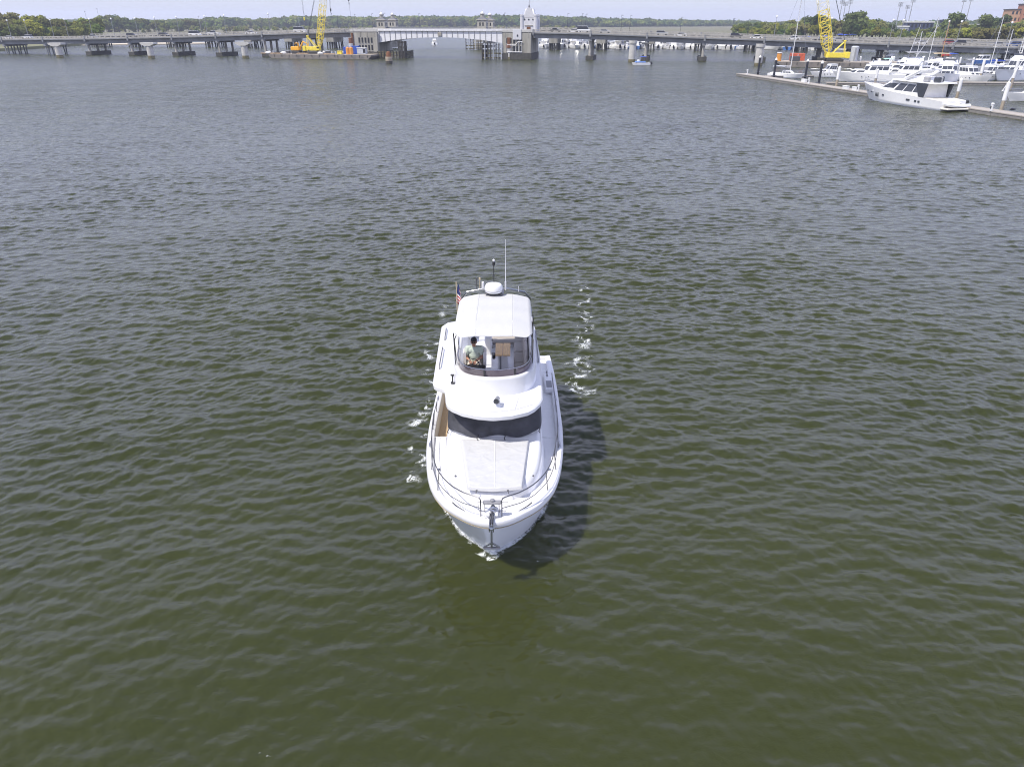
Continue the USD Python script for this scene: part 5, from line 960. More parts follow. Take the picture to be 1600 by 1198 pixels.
for px, h in ((1276, 17), (1331, 17), (1345, 18), (1486, 17), (1541, 16), (1553, 14), (1572, 17)):
    P = survey(px, 45, Y=560); tree(P[0], 560 + px % 7, 'dark', h, 'standing above the rest', 'taller on the right shore', 1.6)
# low shrubs along the waterside on the right
belt(1480, 1625, 9, 440, 430, [(1480, 47), (1560, 45), (1625, 44)], dict(bright=4, olive=4), 'low on the right waterside', 'low on the right waterside', 1, 1.6)
# the far wood along the horizon: one mass nobody could count
def wood(name, label, seed, px0, px1, Y0, Y1, depth, n, top, m):
    r = np.random.default_rng(seed); pi = UsdGeom.PointInstancer.Define(stage, numbered('/World/' + name)); tag(pi, label, 'wood', None, 'stuff'); protos = []
    for k in range(4):
        v, f, cs = crown_mesh(100 + seed * 7 + k, 10, 6.5, 8, 260, 1.9, .05); mb = MB(); mb.add(v, f); ip = mb.build('crown', m[k % len(m)], pi.GetPrim(), False); protos.append(ip.GetPath())
    px = r.uniform(px0, px1, n); t = (px - px0) / (px1 - px0); Y = Y0 + (Y1 - Y0) * t + r.uniform(0, depth, n); tp = np.interp(px, *zip(*top)) + r.normal(0, .8, n) + (1 - (Y - (Y0 + (Y1 - Y0) * t)) / depth) * 3
    pos, sc = [], []
    for a, y, q in zip(px, Y, tp): P = survey(a, q, Y=y); h = max(5, P[2] - .5); pos.append((P[0], y, .3)); sc.append((h / 10 * r.uniform(.9, 1.3),) * 2 + (h / 10,))
    pi.CreatePositionsAttr(Vt.Vec3fArray.FromNumpy(np.array(pos, np.float32))); pi.CreateScalesAttr(Vt.Vec3fArray.FromNumpy(np.array(sc, np.float32)))
    qa = r.uniform(0, 2 * PI, n); pi.CreateOrientationsAttr(Vt.QuathArray([Gf.Quath(math.cos(a / 2), 0, 0, math.sin(a / 2)) for a in qa])); pi.CreateProtoIndicesAttr(Vt.IntArray.FromNumpy(r.integers(0, 4, n).astype(np.int32))); pi.CreatePrototypesRel().SetTargets(protos)
wood('far_wood', 'green wood along the far bank behind the left half of the bridges', 31, 240, 760, 1250, 1750, 160, 700, [(240, 33), (300, 31), (350, 29), (400, 32), (460, 27), (520, 28), (590, 29), (660, 27), (760, 28)], ['leaf_mid', 'leaf_dark', 'leaf_mid', 'leaf_olive'])
wood('far_wood', 'bluish distant wood on the horizon behind the right half of the bridges', 32, 740, 1190, 1500, 1900, 250, 900, [(740, 27), (800, 25.5), (860, 27), (930, 29.5), (1000, 30.5), (1080, 32.5), (1190, 33)], ['leaf_dark', 'leaf_mid'])
wood('far_wood', 'thin far line of wood on the horizon at the left', 33, -60, 300, 1900, 1700, 200, 500, [(-60, 31), (300, 32)], ['leaf_dark', 'leaf_mid'])
wood('far_wood', 'far wood on the horizon behind the marina at the right', 34, 1150, 1700, 1300, 1200, 200, 500, [(1150, 35), (1700, 32)], ['leaf_mid', 'leaf_dark'])
wood('marsh_scrub', 'low scrub and reeds dotted over the brown marsh', 35, 130, 900, 900, 960, 500, 260, [(130, 44), (900, 43)], ['leaf_olive', 'leaf_mid'])

# ---------------------------------------------------------------- buildings and floodlights on the right shore
def block(name, label, px0, px1, Y, z1, m, depth=24, floors=3, bays=4, roof='roof_dark', rz=-.25, zb=1.6, cat='building'):
    a, b = survey(px0, 40, Y=Y), survey(px1, 40, Y=Y); w = abs(b[0] - a[0]) / math.cos(rz); t = thing(name, label, cat, ((a[0] + b[0]) / 2, Y, zb), rz); h = z1 - zb
    mb = MB(); mb.prism([(-w / 2, 0), (w / 2, 0), (w / 2, depth), (-w / 2, depth)], 0, h); wl = mb.build('walls', m, t, False)
    mb = MB(); mb.prism([(-w / 2 - .5, -.5), (w / 2 + .5, -.5), (w / 2 + .5, depth + .5), (-w / 2 - .5, depth + .5)], h + .01, h + .8); mb.build('roof', roof, t, False)
    for i in range(floors):
        for j in range(bays): mb = MB(); mb.box((-w / 2 + w * (j + .5) / bays, -.04, h * (i + .55) / floors), (w / bays * .5, .14, h / floors * .5), b=.04); mb.build('window', 'window_dark', wl, False)
    return t, w, h
block('brick_building', 'brown brick building with a dark flat roof above the trees, right edge', 1576, 1597, 700, 21.5, 'brick_brown', 20, 4, 4)
block('brick_tower', 'red brick end tower rising beside the brown brick building', 1594, 1622, 694, 25.5, 'brick_red', 14, 5, 3)
block('house', 'pale house with a white roof between the trees below the brick building', 1556, 1578, 640, 8.5, 'brick_brown', 10, 2, 4, 'roof_white')
block('white_hall', 'long low white-roofed hall between the trees right of the stadium', 1516, 1560, 660, 9.8, 'concrete_light', 14, 1, 8, 'roof_white')
std, w, h = block('grandstand', 'dark navy grandstand of a stadium with a thin white roof above the trees', 1419, 1456, 650, 11.8, 'navy_seats', 16, 2, 7, 'roof_white')
block('grandstand', 'smaller dark stand to the right of the navy grandstand', 1473, 1486, 650, 13.0, 'navy_seats', 10, 2, 3, 'navy_seats')
block('stadium_annex', 'small grey lower annex at the left end of the grandstand', 1408, 1420, 646, 8.6, 'tank_grey', 10, 1, 3, 'roof_white')
def flood_build(loc, rz, label, group=None, scale=None):
    t = thing('floodlight_mast', label, 'floodlight', loc, rz, group, scale); mb = MB(); mb.tube([(0, 0, 0), (0, 0, 34)], [.45, .22], 7); mb.build('pole', 'pole_grey', t)
    for r_ in range(4): mb = MB(); mb.box((0, 0, 30.5 + r_ * 1.1), (4.2 - .3 * r_, .25, .18)); [mb.box((x, -.2, 30.8 + r_ * 1.1), (.6, .4, .55), b=.1) for x in np.linspace(-1.7, 1.7, 5)]; mb.build('lamp_row', 'pole_grey', t, False)
    return t
flood = Maker(flood_build)
for px, top, l in ((1317, 0, 'leftmost floodlight mast right of the crane boom'), (1322, 3, 'second floodlight mast close to the leftmost one'), (1330, -1, 'third floodlight mast from the left'), (1408, 4, 'shorter floodlight mast left of the grandstand'), (1419, 8, 'faint low floodlight mast just left of the tallest'), (1428, -3, 'tall floodlight mast in front of the grandstand'), (1508, -4, 'left one of the paired masts above the white hall'), (1519, -5, 'right one of the paired masts above the white hall')):
    P = survey(px, top, Y=700); flood((P[0], 700, 1.6), 0, l, None, (1, 1, max(.5, (P[2] - 1.6) / 34.5)))
for px, top in ((132, 17), (151, 13), (310, 25), (466, 27)):
    P = survey(px, top, Y=900); t = thing('mast', 'thin mast above the left tree belt', 'mast', (P[0], 900, 1), 0, 'thin masts on the left'); mb = MB(); mb.tube([(0, 0, 0), (0, 0, P[2] - 1)], [.25, .12], 5); mb.build('pole', 'pole_grey', t); mb = MB(); mb.box((0, 0, P[2] - 2), (1.6, .5, .5)); mb.build('antenna', 'pole_grey', t, False)

# ---------------------------------------------------------------- boats (local frame: bow towards +x, waterline at z = 0)
def hull_mesh(L, B, fb, fs, fine=.52, rake=.10, trans=.86, flare=.9, full=2.2):
    S = np.linspace(0, 1, 26) ** 1.4; rows = []
    for t in (-.3, 0, .25, .55, .8, 1.0):
        tt = max(t, 0); x0 = L / 2 - rake * L * (1 - tt) ** 1.1; x = x0 + (-L / 2 - x0) * S
        pl = np.where(S < fine, 1 - (1 - np.clip(S / fine, 0, 1)) ** full, 1 - (1 - trans) * ((S - fine) / (1 - fine)) ** 1.5)
        k = lerp(flare, 1.0, tt ** 1.1) * (1 if t >= 0 else .75); zz = (fb + (fs - fb) * S ** .8) * t if t >= 0 else np.full_like(S, -.3)
        h = B / 2 * pl * k; h = h * np.where(S < .2, lerp(.75, 1, tt) + (1 - lerp(.75, 1, tt)) * S / .2, 1); rows.append(np.stack([x, np.maximum(h, .01), zz], -1))
    R = np.array(rows); return np.concatenate([R[:, ::-1] * [1, -1, 1], R], 1), R
def make_hull(t, L, B, fb, fs, m='boat_white', boot='boot_blue', deckm='boat_cream', **k):
    P, R = hull_mesh(L, B, fb, fs, **k); mb = MB(); mb.grid(P); n = P.shape[1]
    mb.add(np.vstack([P[:, 0], P[:, -1]]), [[i, i + 1, 6 + i + 1, 6 + i] for i in range(5)]); h = mb.build('hull', m, t, 40)
    top = R[-1]; mb = MB(); z = top - [0, 0, .06]; mb.grid(np.stack([z * [1, -1, 1] + [0, .03, 0], z - [0, .03, 0]])); mb.build('deck', deckm, h, False)
    b = P[:2] + np.array([0, 1, 0]) * np.sign(P[:2][..., 1:2]) * .02 + [0, 0, .03]; mb = MB(); mb.grid(b); mb.build('boot_stripe', boot, h, 40)
    return h, R
def house(t, x0, x1, w, z0, z1, rf=.8, rb=.2, tw=.86, m='boat_white', wz=(.35, .8), name='cabin', front=True, n=3, panes=True, roof=True):
    """a deckhouse between x0 (aft) and x1 (forward) with glazing let into its faces"""
    pts = [(x0, -w / 2), (x1 - .25 * w, -w / 2), (x1, -w * .28), (x1, w * .28), (x1 - .25 * w, w / 2), (x0, w / 2)]
    def ring(q): h = z0 + (z1 - z0) * q; return np.array([(x + (rb if i in (0, 5) else -rf) * q, y * (1 + (tw - 1) * q), h) for i, (x, y) in enumerate(pts)])
    mb = MB(); mb.rings([ring(0), ring(.97), ring(1)]); c = mb.build(name, m, t, False)
    if panes:
        a, b = wz
        def pane(i, j, s0, s1, nm='window'):
            A, B_ = ring(a), ring(b); q = [lerp(A[i], A[j], s0), lerp(A[i], A[j], s1), lerp(B_[i], B_[j], s1), lerp(B_[i], B_[j], s0)]
            nn = np.cross(q[1] - q[0], q[3] - q[0]); nn /= np.linalg.norm(nn); mb = MB(); mb.rings([np.array(q) - nn * .02, np.array(q) + nn * .03]) if 0 else mb.add(np.vstack([np.array(q) + nn * .025, np.array(q) - nn * .02]), [[0, 1, 2, 3], [1, 0, 4, 5], [2, 1, 5, 6], [3, 2, 6, 7], [0, 3, 7, 4]]); mb.build(nm, 'boat_glass', c, False)
        for k in range(n): pane(0, 1, .06 + .9 * k / n, .06 + .9 * (k + .9) / n); pane(4, 5, .06 + .9 * k / n, .06 + .9 * (k + .9) / n)
        if front: pane(1, 2, .1, .94, 'windscreen'); pane(2, 3, .04, .49, 'windscreen'); pane(2, 3, .51, .96, 'windscreen'); pane(3, 4, .06, .9, 'windscreen')
    if roof: mb = MB(); r1 = ring(1); cc = r1.mean(0); q = cc + (r1 - cc) * [1.05, 1.08, 1]; mb.rings([q + [0, 0, .005], q + [0, 0, .09]]); mb.build('roof', m, c, False)
    return c
def rails(t, R, x_from, h=.7, m='steel'):
    top = R[-1]; sel = top[top[:, 0] > x_from]
    for s in (-1, 1):
        c = sel * [1, s * .95, 1] + [0, 0, h]; mb = MB(); mb.tube(c, .03, 5); mb.tube(c - [0, 0, h * .5], .02, 4)
        for p in c[::4]: mb.tube([p, p - [0, 0, h]], .022, 4)
        mb.build('bow_rail', m, t)
def canopy(t, x0, x1, w, z, m, legs=True, h=1.5):
    mb = MB(); u, v = np.meshgrid(np.linspace(x0, x1, 6), np.linspace(-1, 1, 7), indexing='ij'); P = np.stack([u, v * w / 2, z - .18 * v ** 2 - .08 * ((u - (x0 + x1) / 2) / (x1 - x0) * 2) ** 2], -1); mb.grid(P); mb.grid((P - [0, 0, .05])[::-1]); mb.build('canopy', m, t)
    if legs:
        for x in (x0 + .1, x1 - .1):
            for s in (-1, 1): mb = MB(); mb.tube([(x, s * w / 2 * .95, z - .25), (x, s * w / 2 * .95, z - h)], .03, 4); mb.build('canopy_leg', 'steel', t)
def mast(t, x, z, h, m='mast_white', boom=None, sail=None, r=.1, spreaders=2, stays=None, L=None):
    mb = MB(); mb.tube([(x, 0, z), (x, 0, z + h)], [r, r * .7], 7); ms = mb.build('mast', m, t)
    for k in range(spreaders): zz = z + h * (.4 + .28 * k); mb = MB(); mb.tube([(x, -.85 + .2 * k, zz), (x, .85 - .2 * k, zz)], .035, 4); mb.build('spreader', m, ms)
    if boom: mb = MB(); mb.tube([(x, 0, z + 1.3), (x - boom, 0, z + 1.4)], .07, 6); mb.build('boom', m, ms)
    if boom and sail: mb = MB(); mb.tube([(x - .1, 0, z + 1.6), (x - boom * .5, 0, z + 1.62), (x - boom, 0, z + 1.55)], [.28, .24, .12], 8); mb.build('furled_sail', sail, ms)
    if L:
        for a, b in (((x, 0, z + h), (L / 2 - .1, 0, z + .1)), ((x, 0, z + h), (-L / 2, 0, z)), ((x, .03, z + h * .95), (x - .3, 1.4, z - .3)), ((x, -.03, z + h * .95), (x - .3, -1.4, z - .3))): mb = MB(); mb.tube([a, b], .025, 4); mb.build('stay', 'steel', ms)
    return ms
def sailboat(label, loc, rz, L=11., H=14., m='boat_white', sail='canvas_blue', name='sailing_yacht', group=None, spar='mast_white', scale=None):
    t = thing(name, label, 'sailing boat', loc, rz, group, scale); h, R = make_hull(t, L, L * .3, L * .125, L * .1, m, fine=.5, trans=.62, full=1.9)
    house(t, -L * .12, L * .22, L * .17, L * .1, L * .1 + .75, .9, .2, wz=(.3, .75), n=3, front=False); rails(t, R, L * .1, .6); mast(t, L * .08, L * .11, H, spar, L * .38, sail, .1, 2, L=L)
    for s in (-1, 1): mb = MB(); mb.box((-L * .28, s * L * .085, L * .1 + .12), (L * .3, .12, .3), b=.04); mb.build('cockpit_coaming', 'boat_white', t, False)
    return t
def cruiser(label, loc, rz, L=13., B=4.4, fb=2.0, fs=1.3, name='motor_yacht', cat='motor boat', m='boat_white', fly=True, top=None, boot='boot_blue', group=None, arch=True, scale=None, h1=1.7, tender=None):
    t = thing(name, label, cat, loc, rz, group, scale); h, R = make_hull(t, L, B, fb, fs, m, boot, rake=.12)
    house(t, L * -.12, L * .27, B * .62, fs + .1, fb + .5, 1.2, .1, wz=(.3, .75), n=2, front=True, name='foredeck_cabin', roof=False)
    c = house(t, -L * .25, L * .12, B * .78, fs + .1, fs + .2 + h1 + .2, 1.1, -.1, wz=(.45, .86), n=3)
    z = fs + h1 + .5; rails(t, R, -L * .05)
    if fly:
        house(t, -L * .26, L * .02, B * .66, z, z + .75, .6, .1, panes=False, name='flybridge', roof=False); mb = MB(); mb.box((-L * .02, 0, z + .95), (.08, B * .5, .5), ry=-.5, b=.02); mb.build('fly_windscreen', 'boat_glass', t, False)
        for s in (-.5, .5): mb = MB(); mb.box((-L * .1, s, z + .95), (.5, .5, .7), b=.1); mb.build('fly_seat', 'boat_cream', t, False)
    if arch: mb = MB(); mb.tube([(-L * .22, -B * .36, z), (-L * .26, -B * .33, z + 1.5), (-L * .26, B * .33, z + 1.5), (-L * .22, B * .36, z)], .12, 6); mb.build('radar_arch', m, t); mb = MB(); mb.lathe([(.1, 0), (.32, .05), (.34, .2), (.15, .32), (.0, .33)], (-L * .26, 0, z + 1.55), 10); mb.build('radar_dome', 'boat_white', t)
    if top: canopy(t, -L * .3, L * .0, B * .8, z + 2.1, top, h=2)
    mb = MB(); mb.box((-L * .5 - .35, 0, .28), (.9, B * .72, .14), b=.04); mb.build('swim_platform', 'boat_cream', t, False)
    for s in (-1, 1):
        for k in range(3): mb = MB(); mb.lathe([(.12, -.02), (.12, .02)], (0, 0, 0), 8); mb.move([[1, 0, 0], [0, 0, 1], [0, 1, 0]], (L * (.1 - .09 * k), s * B / 2 * .95, fb * .55)); mb.build('porthole', 'boat_glass', t)
    return t
def small_boat(kind):
    def b(loc, rz, label, group=None, scale=None):
        L = 8.5; t = thing('motor_boat', label, 'motor boat', loc, rz, group, scale); h, R = make_hull(t, L, 2.9, 1.3, .95, 'boat_blue' if kind == 'blue' else 'boat_white', rake=.12)
        if kind in ('cabin', 'blue'): house(t, -1.6, 2.4, 2.1, .9, 2.5, .9, .0, wz=(.4, .85), n=2)
        elif kind == 'tee': mb = MB(); mb.box((-.2, 0, 1.5), (1.2, .9, 1.2), b=.1); mb.build('console', 'boat_white', t, False); canopy(t, -1.4, 1.2, 2.2, 3.1, 'canvas_grey', h=2.0)
        else: house(t, -1.0, 2.6, 2.3, .9, 2.1, .9, .1, wz=(.4, .85), n=2); house(t, -1.8, .8, 1.9, 2.2, 2.9, .5, .1, panes=False, name='flybridge', roof=False); canopy(t, -2.0, .6, 2.2, 4.1, 'canvas_blue', h=1.3)
        mb = MB(); mb.box((-L / 2 - .25, 0, .8), (.5, .5, 1.1), b=.15); mb.build('outboard_motor', 'black_plastic', t, False); rails(t, R, .6, .5); return t
    return b
SM = {k: Maker(small_boat(k)) for k in ('cabin', 'tee', 'fly', 'blue')}
words = {'cabin': 'small white cabin cruiser', 'tee': 'grey-topped open white boat', 'fly': 'blue-topped white flybridge boat', 'blue': 'blue-hulled cabin boat'}
rm = random.Random(3)
for k in range(112):
    px = 848 + (k % 56) * 8.9 + rm.uniform(-2.5, 2.5); Y = (430 if k < 56 else 464) + rm.uniform(-5, 5) - (px - 850) * .06; bay = next(w for e, w in ((922, 'first bay right of the bascule pier'), (1010, 'second bay right of the bascule pier'), (1097, 'third bay right of the bascule pier'), (1190, 'fourth bay right of the bascule pier'), (9999, 'behind the right crane barge')) if px < e); kind = rm.choices(['cabin', 'tee', 'fly', 'blue'], [5, 3, 4, .7])[0]; X = (px - 800) / FPX * (Y * _c + CAM_H * _s)
    SM[kind]((X, Y, 0), rm.choice([-PI / 2, PI / 2]) + rm.uniform(-.5, .5), words[kind] + ' in the far marina, ' + bay, words[kind] + 's in the far marina, ' + bay, rm.uniform(1.25, 1.8))
for px in range(852, 1345, 22):
    Y = 446 - (px - 850) * .06; X = (px - 800) / FPX * (Y * _c + CAM_H * _s); t = thing('mooring_pile', 'slim pale mooring pile among the boats of the far marina', 'pile', (X, Y, 0), 0, 'piles of the far marina'); mb = MB(); mb.tube([(0, 0, -1), (0, 0, 4.2)], .2, 6); mb.lathe([(.24, 4.15), (.0, 4.6)], (0, 0, 0), 6); mb.build('shaft', 'pile_white', t)
A = survey(846, 74, z=0); B_ = survey(1345, 78, z=0)
def dock(name, label, p, q, w, z=.55, m='dock_deck', sec=6.0):
    p, q = np.array(p[:2], float), np.array(q[:2], float); L = np.linalg.norm(q - p); a = math.atan2(*(q - p)[::-1]); t = thing(name, label, 'dock', (*p, 0), a); n = max(1, int(L / sec))
    for k in range(n):
        x0, x1 = L * k / n + .03, L * (k + 1) / n - .03; mb = MB(); mb.box(((x0 + x1) / 2, 0, z / 2 - .1), (x1 - x0, w - .14, z), b=.03); s = mb.build('float', 'dock_float', t, False)
        mb = MB(); mb.box(((x0 + x1) / 2, 0, z - .03), (x1 - x0, w - .3, .1)); mb.build('deck', m, s, False)
        for y in (-1, 1): mb = MB(); mb.box(((x0 + x1) / 2, y * (w / 2 - .08), z - .02), (x1 - x0, .16, .2), b=.03); mb.build('rub_rail', 'dock_deck', s, False)
    return t
dock('floating_dock', 'long pontoon in the far marina behind its boats', A, B_, 2.5)
# speedboats under way
t = SM['fly'](survey(679, 71, z=0), PI / 2 + .1, 'white motor boat heading away up the river beyond the bascule span', None, 1.25)
t = thing('pontoon_boat', 'small white and blue boat with a blue bimini passing right of the bascule span', 'motor boat', survey(1001, 102, z=0), PI + .05)
h, R = make_hull(t, 6.2, 2.3, .85, .7, 'boat_white', rake=.08); mb = MB(); mb.box((.2, 0, .98), (3.4, 1.9, .35), b=.08); mb.build('cockpit', 'boat_blue', t, False); canopy(t, -1.6, .4, 2.0, 2.7, 'canvas_blue', h=1.7); mb = MB(); mb.box((-3.5, 0, .6), (.9, .6, .9), b=.2); mb.build('outboard_motor', 'black_plastic', t, False)
mb = MB(); mb.box((.9, 0, 1.3), (.8, .7, .7), b=.1); mb.build('console', 'boat_white', t, False)
# ---------------------------------------------------------------- the near marina
D0, D1 = np.array([62.6, 211.5]), np.array([79.9, 108.0]); dv = (D1 - D0) / np.linalg.norm(D1 - D0); da = math.atan2(dv[1], dv[0])
dock('floating_dock', 'long weathered outer dock running from the river towards the right edge of the picture', D0, D1 + dv * 30, 2.8)
dock('floating_dock', 'inner dock behind the row of moored boats at the right', (98, 182.2), (150, 176.5), 2.2, .5)
dock('finger_dock', 'short finger dock off the outer dock between the white motor yachts', (74, 181), (92, 178), 1.5, .45); dock('finger_dock', 'short dark finger dock beside the catamaran-like white yacht', (66.5, 203), (80, 205), 1.3, .45)
def piling(px, py, h, cap, label, wood=.45, r=.28):
    P = survey(px, py, z=0); t = thing('dock_piling', label, 'piling', (P[0], P[1], 0))
    mb = MB(); mb.tube([(0, 0, -1.2), (0, 0, h)], r, 12); mb.build('shaft', 'pile_black' if cap == 'black' else 'pile_wood', t)
    if cap == 'black': mb = MB(); mb.lathe([(r + .03, h - .05), (r + .03, h + .12), (0, h + .6)], (0, 0, 0), 12); mb.build('cone_cap', 'pile_white', t); mb = MB(); mb.box((0, 0, .62), (1.1, 1.1, .14), b=.04); mb.build('guide_hoop', 'steel_dark', t)
    else: mb = MB(); mb.tube([(0, 0, h * wood), (0, 0, h)], r + .035, 12); mb.build('sleeve', 'pile_white', t); mb = MB(); mb.lathe([(r + .04, h), (r + .04, h + .08), (0, h + .4)], (0, 0, 0), 12); mb.build('cone_cap', 'pile_white', t)
for px, py, top, cap, l in ((1184, 117, 90, 'black', 'black dock piling nearest the tip of the outer dock'), (1208.5, 122.5, 94, 'black', 'black white-capped piling in front of the moored sailing yacht'), (1257.5, 124, 96, 'black', 'third black piling from the dock tip, right of the sailing yacht'), (1278.5, 134, 99, 'black', 'fourth black piling, rising from the dock edge'),
        (1306, 138, 106, 'w', 'white-sleeved piling in front of the first motor yacht'), (1367, 131, 110, 'w', 'white-sleeved piling behind the big yacht bow'), (1359, 122, 98, 'w', 'white piling between the two moored motor yachts'), (1494, 156, 125, 'w', 'leaning-looking white piling just behind the big yacht stern'), (1563, 176, 131, 'w', 'nearest white piling standing in the outer dock at the right'), (1578, 141, 96, 'w', 'tall white piling in front of the trawler at the right edge'), (1529, 129, 95, 'w', 'white piling in front of the small cabin boat'),
        (1395, 101, 90, 'w', 'white piling behind the sportfishing boat, left one of a pair'), (1409, 112, 92, 'w', 'white piling behind the sportfishing boat, right one of a pair'), (1422, 114, 96, 'w', 'shorter white piling among dark rigging'), (1449, 103, 91, 'w', 'white piling between two masts'), (1518, 106, 92, 'w', 'white piling right of the red boat cover'), (1499, 101, 91, 'w', 'far white piling just right of the red boat cover'), (1342, 104, 90, 'w', 'white piling right of the crane counterweight'), (1552, 112, 94, 'w', 'white piling left of the blue sail cover')):
    P = survey(px, py, z=0); T = survey(px, top, Y=P[1]); piling(px, py, T[2], cap, l, .42 if py > 125 else .2)
def pedestal(px, py, label):
    P = survey(px, py, z=.58); t = thing('power_pedestal', label, 'power pedestal', (P[0], P[1], .57), da); mb = MB(); mb.box((0, 0, .5), (.34, .3, 1.0), b=.05); mb.build('post', 'pile_white', t, False); mb = MB(); mb.box((0, 0, 1.12), (.46, .42, .26), b=.1); mb.build('hood', 'pile_white', t, False); mb = MB(); mb.box((0, -.17, .6), (.2, .04, .4)); mb.build('socket_panel', 'black_plastic', t, False)
for a in ((1167, 117, 'white power pedestal at the tip of the outer dock'), (1263, 131, 'white power pedestal between the black pilings'), (1548, 174, 'white power pedestal on the outer dock near the right edge'), (1340, 143, 'white power pedestal beside the big yacht bow')): pedestal(*a)
def dock_box(px, py, label): P = survey(px, py, z=.58); t = thing('dock_box', label, 'dock box', (P[0], P[1], .57), da); mb = MB(); mb.box((0, 0, .3), (1.5, .7, .6), b=.06); mb.build('box', 'pile_white', t, False); mb = MB(); mb.box((0, 0, .66), (1.58, .78, .14), b=.06); mb.build('lid', 'pile_white', t, False)
for a in ((1256, 129, 'white dock box beside the third black piling'), (1321, 140, 'white dock box left of the big yacht bow'), (1336, 142, 'second white dock box, nearer the big yacht bow')): dock_box(*a)
P = survey(1582, 172, z=.6); t = thing('dark_tarp', 'small dark bundle lying on the outer dock near the right edge', 'bundle', (P[0], P[1], .57), .4); mb = MB(); mb.ball((0, 0, .14), .5, 2, (1.3, .6, .36)); mb.v[0] = mb.v[0] * (1 + .3 * (meshkit.noise(mb.v[0] * 4)[:, None] - .5)); mb.build('bundle', 'black_plastic', t)
# the big yacht lying along the dock
yl = 24.0; ya = math.atan2(150.5 - 126.0, 69.0 - 74.3); yc = np.array([(69.0 + 74.3) / 2 - .4, (150.5 + 126) / 2]); t = thing('motor_yacht', 'biggest moored yacht, long white flybridge motor yacht alongside the outer dock', 'motor yacht', (*yc, 0), ya)
h, R = make_hull(t, yl, 5.8, 2.9, 1.5, 'boat_white', 'boot_blue', rake=.1, trans=.9)
for s in (-1, 1):
    for x, w_, hh in ((9.5, .5, .22), (7.6, .4, .22), (7.1, .4, .22), (5.2, .22, 1.0), (4.75, .22, 1.0), (4.3, .22, 1.0), (2.6, .6, .26), (-4.2, .9, .3), (-6.0, .5, .3), (-6.8, .5, .3)): mb = MB(); yb = np.interp(-x, -R[3][:, 0], R[3][:, 1]); yb2 = np.interp(-(x - .4), -R[3][:, 0], R[3][:, 1]); mb.box((x, s * (yb + .0), np.interp(-x, -R[3][:, 0], R[3][:, 2]) + .05), (w_, .14, hh), rz=-s * (yb - yb2) / -.4 * 1.0, b=.03); mb.build('porthole', 'boat_glass', h, False)
house(t, -4.5, 7.6, 4.0, 1.7, 3.75, 4.6, .1, wz=(.42, .82), n=2, name='foredeck_cabin', front=True, roof=False); c = house(t, -7.0, 3.0, 4.8, 1.5, 3.9, 2.6, -.2, wz=(.35, .85), n=3, name='saloon'); mb = MB(); mb.prism([(-9.0, -2.3), (-8.2, -2.6), (1.2, -2.6), (2.6, -1.2), (2.6, 1.2), (1.2, 2.6), (-8.2, 2.6), (-9.0, 2.3)], 3.9, 4.08, .1); fd = mb.build('flybridge_deck', 'boat_white', t, False)
house(t, -5.2, .6, 3.8, 4.1, 4.75, 1.8, .3, panes=False, name='flybridge', roof=False); mb = MB(); mb.box((-.9, 0, 4.85), (.1, 3.0, .4), ry=-.8, b=.02); mb.build('fly_windscreen', 'boat_glass', t, False)
for s in (-1, 1):
    mb = MB(); mb.tube([(-1.8, s * 2.1, 4.4), (-4.8, s * 1.9, 5.85), (-5.4, s * 1.2, 6.0)], [.3, .25, .2], 6); mb.build('radar_arch', 'boat_white', t); mb = MB(); mb.rings([np.array([(-6.2, s * 2.52, 1.6), (-7.4, s * 2.52, 1.6), (-8.0, s * 2.6, 3.88), (-5.2, s * 2.6, 3.88)]), np.array([(-6.2, s * 2.44, 1.6), (-7.4, s * 2.44, 1.6), (-8.0, s * 2.5, 3.88), (-5.2, s * 2.5, 3.88)])]); mb.build('aft_screen', 'boat_glass', t, False)
mb = MB(); mb.tube([(-5.4, -1.3, 6.0), (-5.4, 1.3, 6.0)], .18, 6); mb.lathe([(.1, 6.15), (.4, 6.22), (.4, 6.45), (.0, 6.6)], (-5.4, .3, 0), 10); mb.build('arch_top', 'boat_white', t)
for k in range(4): mb = MB(); mb.box((-6.2 - .7 * (k % 3), -1.2 + .9 * k, 4.5), (1.1, .8, .9), b=.15); mb.build('fly_lounger', 'canvas_grey' if k % 2 else 'boat_glass', fd, False)
mb = MB(); mb.box((-12.7, 0, .4), (1.8, 5.0, .24), b=.06); mb.build('swim_platform', 'boat_cream', t, False); rails(t, R, 1.0, .8)
tn = thing('tender', 'white inflatable tender with an outboard lying on the big yacht stern platform', 'dinghy', (*(yc - np.array([math.cos(ya), math.sin(ya)]) * 12.4), .55), ya + 1.75)
mb = MB(); mb.tube([(-2.3, -.7, .3), (.8, -.75, .35), (2.0, -.4, .5), (2.35, 0, .6), (2.0, .4, .5), (.8, .75, .35), (-2.3, .7, .3)], .27, 8); mb.build('tube', 'boat_white', tn); mb = MB(); mb.box((-.2, 0, .2), (3.6, 1.1, .2), b=.08); mb.build('floor', 'canvas_grey', tn, False); mb = MB(); mb.box((-2.4, 0, .6), (.5, .5, 1.0), b=.15); mb.build('outboard_motor', 'black_plastic', tn, False); mb = MB(); mb.box((-.5, 0, .55), (.6, .7, .6), b=.1); mb.build('seat', 'boat_cream', tn, False)
